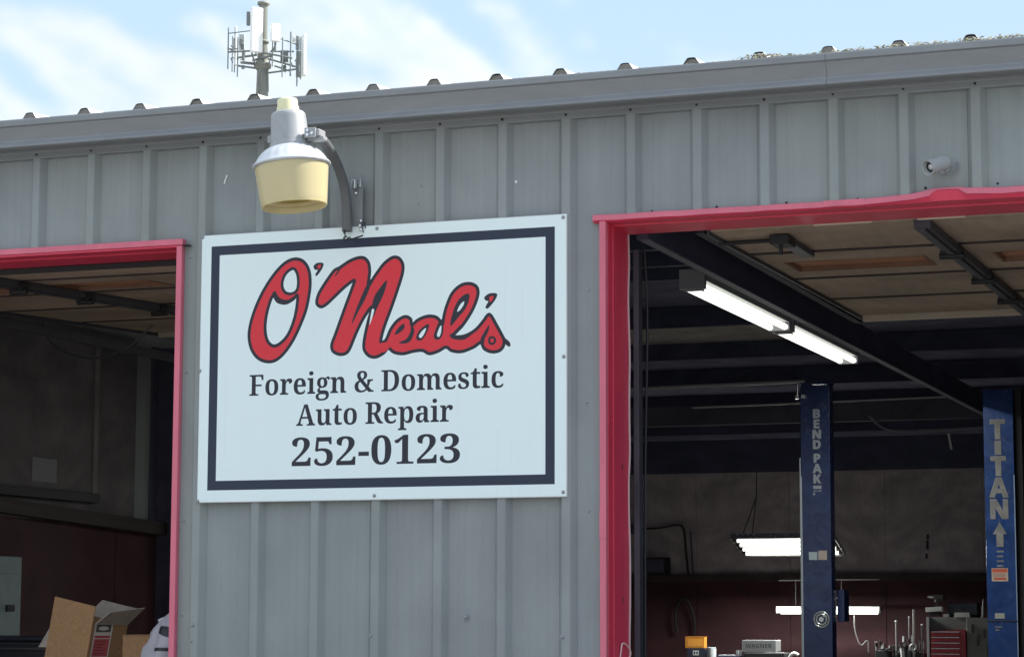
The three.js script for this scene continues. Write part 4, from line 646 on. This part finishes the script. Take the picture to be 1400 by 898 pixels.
// ------------------------------------------------------------------ right bay: rear bench and what stands on it
{
  const benchTop = 1.04;
  const Bn = thing('workbench', 'long dark workbench along the red rear wall', 'workbench', [-1.2, 0.03, -17.55]);
  part('bench_top', bb(-2.6, 3.4, 0.95, benchTop - 0.03, -0.42, 0.62, 0.006), M.timber, Bn); for (const x of [-2.5, -0.6, 1.4, 3.3]) for (const z of [-0.36, 0.56]) part('leg', bb(x - 0.05, x + 0.05, 0, 0.95, z - 0.05, z + 0.05, 0.004), M.darksteel, Bn); part('shelf', bb(-2.5, 3.3, 0.4, 0.43, -0.36, 0.50, 0.004), M.timber, Bn);
  const z = -17.0;
  const ob = thing('orange_carton', 'bright orange carton on the bench standing on a black box', 'box', [-2.405, 1.212, z], [0, 0.12, 0]);
  const om = mat([0.62, 0.24, 0.03], { r: 0.6 }); part('carton_body', bb(-0.115, 0.115, 0, 0.125, -0.09, 0.09, 0.004), om, ob); part('print_panel', bb(-0.085, 0.09, 0.02, 0.105, 0.0905, 0.092, 0), mat([0.68, 0.30, 0.05], { r: 0.5 }), ob); part('lid', bb(-0.118, 0.118, 0.1255, 0.132, -0.093, 0.093, 0.002), om, ob);
  const kb = thing('black_box', 'black box with a small white label under the orange carton', 'box', [-2.385, benchTop, z], [0, 0.1, 0]);
  part('box_body', bb(-0.11, 0.11, 0, 0.170, -0.1, 0.1, 0.004), mat([0.025, 0.028, 0.05], { r: 0.5 }), kb); part('label', bb(-0.04, 0.03, 0.09, 0.145, 0.1005, 0.102, 0), mat([0.6, 0.62, 0.64], { r: 0.6 }), kb, 'white label'); part('label_print', [bb(-0.03, -0.012, 0.105, 0.13, 0.1025, 0.1035, 0), bb(0.0, 0.02, 0.105, 0.13, 0.1025, 0.1035, 0)], M.black, kb);
  const cp = thing('white_can', 'pale cylindrical can on the bench right of the black box', 'can', [-2.20, benchTop, z + 0.05]); part('can_body', lathe([[0, 0], [0.05, 0], [0.052, 0.006], [0.052, 0.165], [0.047, 0.172], [0, 0.172]], 24), mat([0.5, 0.52, 0.56], { r: 0.45, map: rep(blotTex, 5) }), cp); part('can_lid', lathe([[0, 0.1725], [0.05, 0.1725], [0.05, 0.184], [0, 0.185]], 24), mat([0.45, 0.46, 0.5], { r: 0.4 }), cp);
  // pale tray of small parts
  const tr = thing('parts_tray', 'shallow tray of pale parts between the can and the grey case', 'tray', [-1.98, benchTop, z]); part('tray_body', bb(-0.14, 0.14, 0, 0.09, -0.1, 0.1, 0.006), M.dark, tr); part('paper', bb(-0.13, 0.05, 0.0905, 0.096, -0.08, 0.08, 0.001), mat([0.5, 0.5, 0.5], { r: 0.8 }), tr); for (let i = 0; i < 4; i++) part('vial', cyl(0.012, 0.012, 0.06, 10).translate(0.07 + i * 0.018, 0.12, 0.02 * (i % 2)), mat([0.4, 0.4, 0.42], { r: 0.4 }), tr);
  const wt = letterTex(384, 128, (c, W2, H2) => { c.fillStyle = '#77797d'; c.fillRect(0, 0, W2, H2); c.strokeStyle = '#8d8f93'; c.lineWidth = 8; c.strokeRect(4, 4, W2 - 8, H2 - 8); c.fillStyle = '#33353b'; c.font = 'bold 64px sans-serif'; const m = c.measureText('WAGNER'); c.save(); c.translate(40, 86); c.scale(300 / m.width, 1); c.fillText('WAGNER', 0, 0); c.restore(); });
  const wg = thing('grey_case', 'grey case with dark capital lettering on the rear bench', 'case', [-1.615, 1.175, z]);
  part('case_body', bb(-0.205, 0.205, 0, 0.135, -0.12, 0.12, 0.010), mat([0.2, 0.2, 0.21], { r: 0.5 }), wg); { const g = new THREE.PlaneGeometry(0.40, 0.13); g.translate(0, 0.0675, 0.1215); part('nameplate', g, mat([0.75, 0.75, 0.75], { r: 0.5, map: wt }), wg); }
  const bt = thing('battery_charger', 'low black charger under the grey case', 'charger', [-1.55, benchTop, z]); part('charger_body', bb(-0.24, 0.24, 0, 0.125, -0.14, 0.14, 0.01), M.black, bt); part('top_strip', bb(0.0, 0.22, 0.1255, 0.1305, 0.06, 0.13, 0.001), mat([0.35, 0.36, 0.38], { r: 0.4 }), bt); part('handle', tube([[0.26, 0.06, 0.0], [0.32, 0.12, 0.02], [0.38, 0.10, 0.02]], 0.02, 16, 8), mat([0.5, 0.5, 0.5], { r: 0.5 }), bt);

  // red tool chest with grey lid raised
  const TC = thing('tool_chest', 'red drawer tool chest with its grey lid raised on the rear bench', 'tool chest', [0.58, benchTop, -17.0]);
  const redM = mat([0.36, 0.03, 0.05], { r: 0.4 }), gm = mat([0.17, 0.18, 0.18], { r: 0.6 });
  part('chest_body', bb(-0.20, 0.20, 0, 0.39, -0.20, 0.14, 0.006), redM, TC); for (let i = 0; i < 6; i++) { const dd = part('drawer', bb(-0.185, 0.135, 0.012 + i * 0.062, 0.066 + i * 0.062, 0.141, 0.155, 0.003), redM, TC); part('handle', bb(-0.185, 0.135, 0.060 + i * 0.062, 0.069 + i * 0.062, 0.1555, 0.166, 0.001), M.galv, dd); }
  part('lid', bb(-0.21, 0.30, 0.391, 0.535, -0.22, 0.06, 0.008), gm, TC); part('side_rail', bb(-0.235, -0.205, -0.0, 0.54, 0.0, 0.16, 0.003), mat([0.45, 0.46, 0.48], { r: 0.35, m: 0.4 }), TC); part('side_panel', bb(0.205, 0.52, 0.0, 0.53, -0.20, 0.10, 0.006), gm, TC);
  for (const [x, y, h2] of [[0.27, 0.36, 0.10], [0.33, 0.22, 0.12], [0.40, 0.30, 0.11], [0.44, 0.10, 0.13]]) part('hanging_tool', [bb(x - 0.012, x + 0.012, y, y + h2, 0.101, 0.125, 0.004)], M.darksteel, TC);
  const wb = thing('white_tray', 'small white tray tipped on the tool chest under the drill', 'tray', [0.415, 1.640, -17.0], [0, 0, 0.06]); part('tray_body', bb(-0.095, 0.095, 0, 0.052, -0.06, 0.06, 0.004), mat([0.52, 0.52, 0.52], { r: 0.5 }), wb); part('tray_foot', bb(-0.06, 0.06, -0.045, -0.001, -0.05, 0.05, 0.004), M.black, wb);
  const dr = thing('impact_wrench', 'black air impact wrench lying on the small white tray', 'power tool', [0.425, 1.70, -17.0]); part('motor_housing', [rod([-0.02, 0.105, 0], [0.075, 0.10, 0], 0.030, 14), new THREE.SphereGeometry(0.031, 12, 8).translate(0.078, 0.10, 0)], M.darksteel, dr); part('anvil', rod([-0.09, 0.11, 0], [-0.02, 0.106, 0], 0.013, 10), M.galv, dr); part('grip', bar([0.035, 0.085, 0], [0.01, 0.0, 0], 0.032, 0.036), M.black, dr); part('trigger', bar([-0.005, 0.075, 0], [-0.008, 0.05, 0], 0.012, 0.014), M.galv, dr);
  const mo = thing('dark_case', 'dark blue-black case lying behind the white carton on the tool chest', 'case', [0.73, 1.578, -17.12]); part('case_body', bb(-0.165, 0.165, 0.02, 0.165, -0.1, 0.1, 0.012), mat([0.015, 0.018, 0.035], { r: 0.4 }), mo); part('foot', bb(-0.16, 0.16, 0, 0.0195, -0.09, 0.09, 0.003), M.black, mo); part('latch', bb(-0.02, 0.02, 0.08, 0.11, 0.1005, 0.112, 0.002), M.black, mo);
  const wc = thing('white_carton', 'small white carton at the front edge of the tool chest', 'box', [0.735, 1.577, -16.96]); part('carton_body', bb(-0.085, 0.085, 0, 0.052, -0.05, 0.05, 0.003), mat([0.52, 0.52, 0.52], { r: 0.6 }), wc); part('flap', bb(-0.084, 0.084, 0.0525, 0.055, -0.048, 0.048, 0), mat([0.45, 0.45, 0.45], { r: 0.6 }), wc);
  const pc = thing('paper_packet', 'tiny pale packet left of the white carton on the tool chest', 'packet', [0.55, 1.576, -16.97]); part('packet_body', bb(-0.032, 0.032, 0, 0.036, -0.03, 0.03, 0.003), mat([0.33, 0.32, 0.31], { r: 0.6 }), pc); part('packet_flap', bb(-0.031, 0.031, 0.0365, 0.039, -0.028, 0.028, 0), mat([0.4, 0.4, 0.39], { r: 0.6 }), pc);
  const gg = thing('grease_gun', 'upright silver grease gun right of the dark case', 'tool', [0.96, 1.58, -16.95]); part('barrel', rod([0, 0, 0], [0.005, 0.13, 0], 0.013, 10), M.galv, gg); part('nozzle', rod([0.005, 0.13, 0], [0.012, 0.20, 0], 0.006, 8), M.galv, gg); part('lever', rod([0.0, 0.0, 0.02], [-0.05, -0.035, 0.02], 0.008, 6), M.galv, gg);

  // rack of pry bars and small tools in front of the chest
  const rk = thing('tool_rack', 'dark tool rack crowded with sockets on the rear bench', 'tool rack', [0.02, benchTop, -17.1]);
  part('rack_base', [bb(-0.32, 0.30, 0, 0.06, -0.15, 0.15, 0.006), bb(-0.10, 0.06, 0.06, 0.22, -0.06, 0.06, 0.01), bb(-0.30, -0.14, 0.06, 0.16, -0.1, 0.1, 0.01), bb(0.08, 0.26, 0.06, 0.13, -0.12, 0.1, 0.01)], M.black, rk);
  for (let i = 0; i < 26; i++) { const x = rr(-0.30, 0.28), y = rr(0.10, 0.30), s = rr(0.010, 0.020), pale = rnd() < 0.3; part('socket', [cyl(s, s, rr(0.03, 0.08), 10).rotateX(rr(-0.5, 0.5)).translate(x, y, rr(0.0, 0.13)), rod([x, 0.06, 0.05], [x, y, 0.05], 0.006, 5)], pale ? M.screw : M.darksteel, rk); }
  for (const [x, y0, y1, r, lean] of [[-0.03, 0.10, 0.485, 0.013, 0.0], [0.115, 0.15, 0.535, 0.010, 0.004], [0.165, 0.02, 0.625, 0.015, 0.008], [0.262, 0.10, 0.45, 0.010, 0.0]]) {
    const b2 = thing('pry_bar', { '-0.03': 'shortest steel bar with a knobbed top standing left of the others on the rear bench', 0.115: 'thin dark bar standing just left of the tallest bar', 0.165: 'tallest steel bar with a hooked ring standing on the rear bench', 0.262: 'dull bar standing nearest the red tool chest' }[String(x)], 'pry bar', [x, benchTop, -17.0]);
    part('shaft', rod([0, y0, 0], [lean, y1, 0], r, 8), x === 0.262 ? M.darksteel : mat([0.22, 0.20, 0.21], { r: 0.45, m: 0.3 }), b2); part('tip', x === 0.165 ? new THREE.TorusGeometry(0.034, 0.012, 6, 18).translate(0.0, 0.20, 0.03) : new THREE.SphereGeometry(r * 1.5, 10, 8).translate(lean, y1, 0), M.screw, b2); part('foot', bb(-0.02, 0.02, 0, y0 + 0.01, -0.02, 0.02, 0.003), M.black, b2);
  }
  const tb = thing('spray_bottle', 'pale narrow tube leaning among the sockets on the rack', 'tube', [0.06, benchTop + 0.06, -16.9], [0, 0, 0.10]); part('tube_body', rod([0, 0, 0], [0, 0.13, 0], 0.022, 10), mat([0.5, 0.5, 0.52], { r: 0.4 }), tb); part('tube_cap', rod([0, 0.13, 0], [0, 0.155, 0], 0.016, 10), M.darksteel, tb);
  // on the rear wall
  const sb = thing('speaker_box', 'black box on the rail of the rear wall at the left of the right bay', 'speaker', [-3.19, 2.101, -18.03]); part('cabinet', bb(-0.145, 0.145, 0, 0.20, -0.1, 0.1, 0.008), M.black, sb); part('grille', bb(-0.12, 0.12, 0.02, 0.18, 0.1005, 0.108, 0.003), M.dark, sb);
  const cd = thing('wall_conduit', 'dark conduit bent round a corner on the pale rear wall above the black box', 'conduit', [0, 0, -18.17]); part('run', tube([[-3.55, 2.66, 0], [-3.2, 2.67, 0], [-2.93, 2.70, 0], [-2.89, 2.66, 0], [-2.86, 2.4, 0], [-2.83, 2.10, 0]], 0.013, 50, 6), M.black, cd); part('junction_box', bb(-3.62, -3.50, 2.60, 2.72, -0.02, 0.05, 0.006), M.dark, cd); part('run', rod([-2.80, 2.62, 0], [-2.77, 2.10, 0], 0.010, 6), M.dark, cd);
  const hs = thing('air_hose', 'black hose looped on a hook on the red rear wall', 'hose', [-2.87, 1.55, -18.12]); part('hose_loop', tube([[-0.09, -0.16, 0], [-0.11, 0.0, 0.02], [-0.06, 0.2, 0.03], [0.02, 0.25, 0.03], [0.10, 0.12, 0.02], [0.13, -0.1, 0.0], [0.09, -0.3, 0.0]], 0.016, 50, 8), M.black, hs); part('hook', rod([-0.02, 0.22, -0.06], [-0.02, 0.24, 0.06], 0.012, 6), M.darksteel, hs);
  for (const [a, b, c2, d2] of [[0.11, 0.142, 2.38, 2.49], [0.10, 0.126, 2.27, 2.33], [0.118, 0.146, 2.50, 2.56]]) part('scrape_mark', bb(a, b, c2, d2, -18.2015, -18.196, 0.001), M.black, shop);
}

renderer.render(scene, camera);
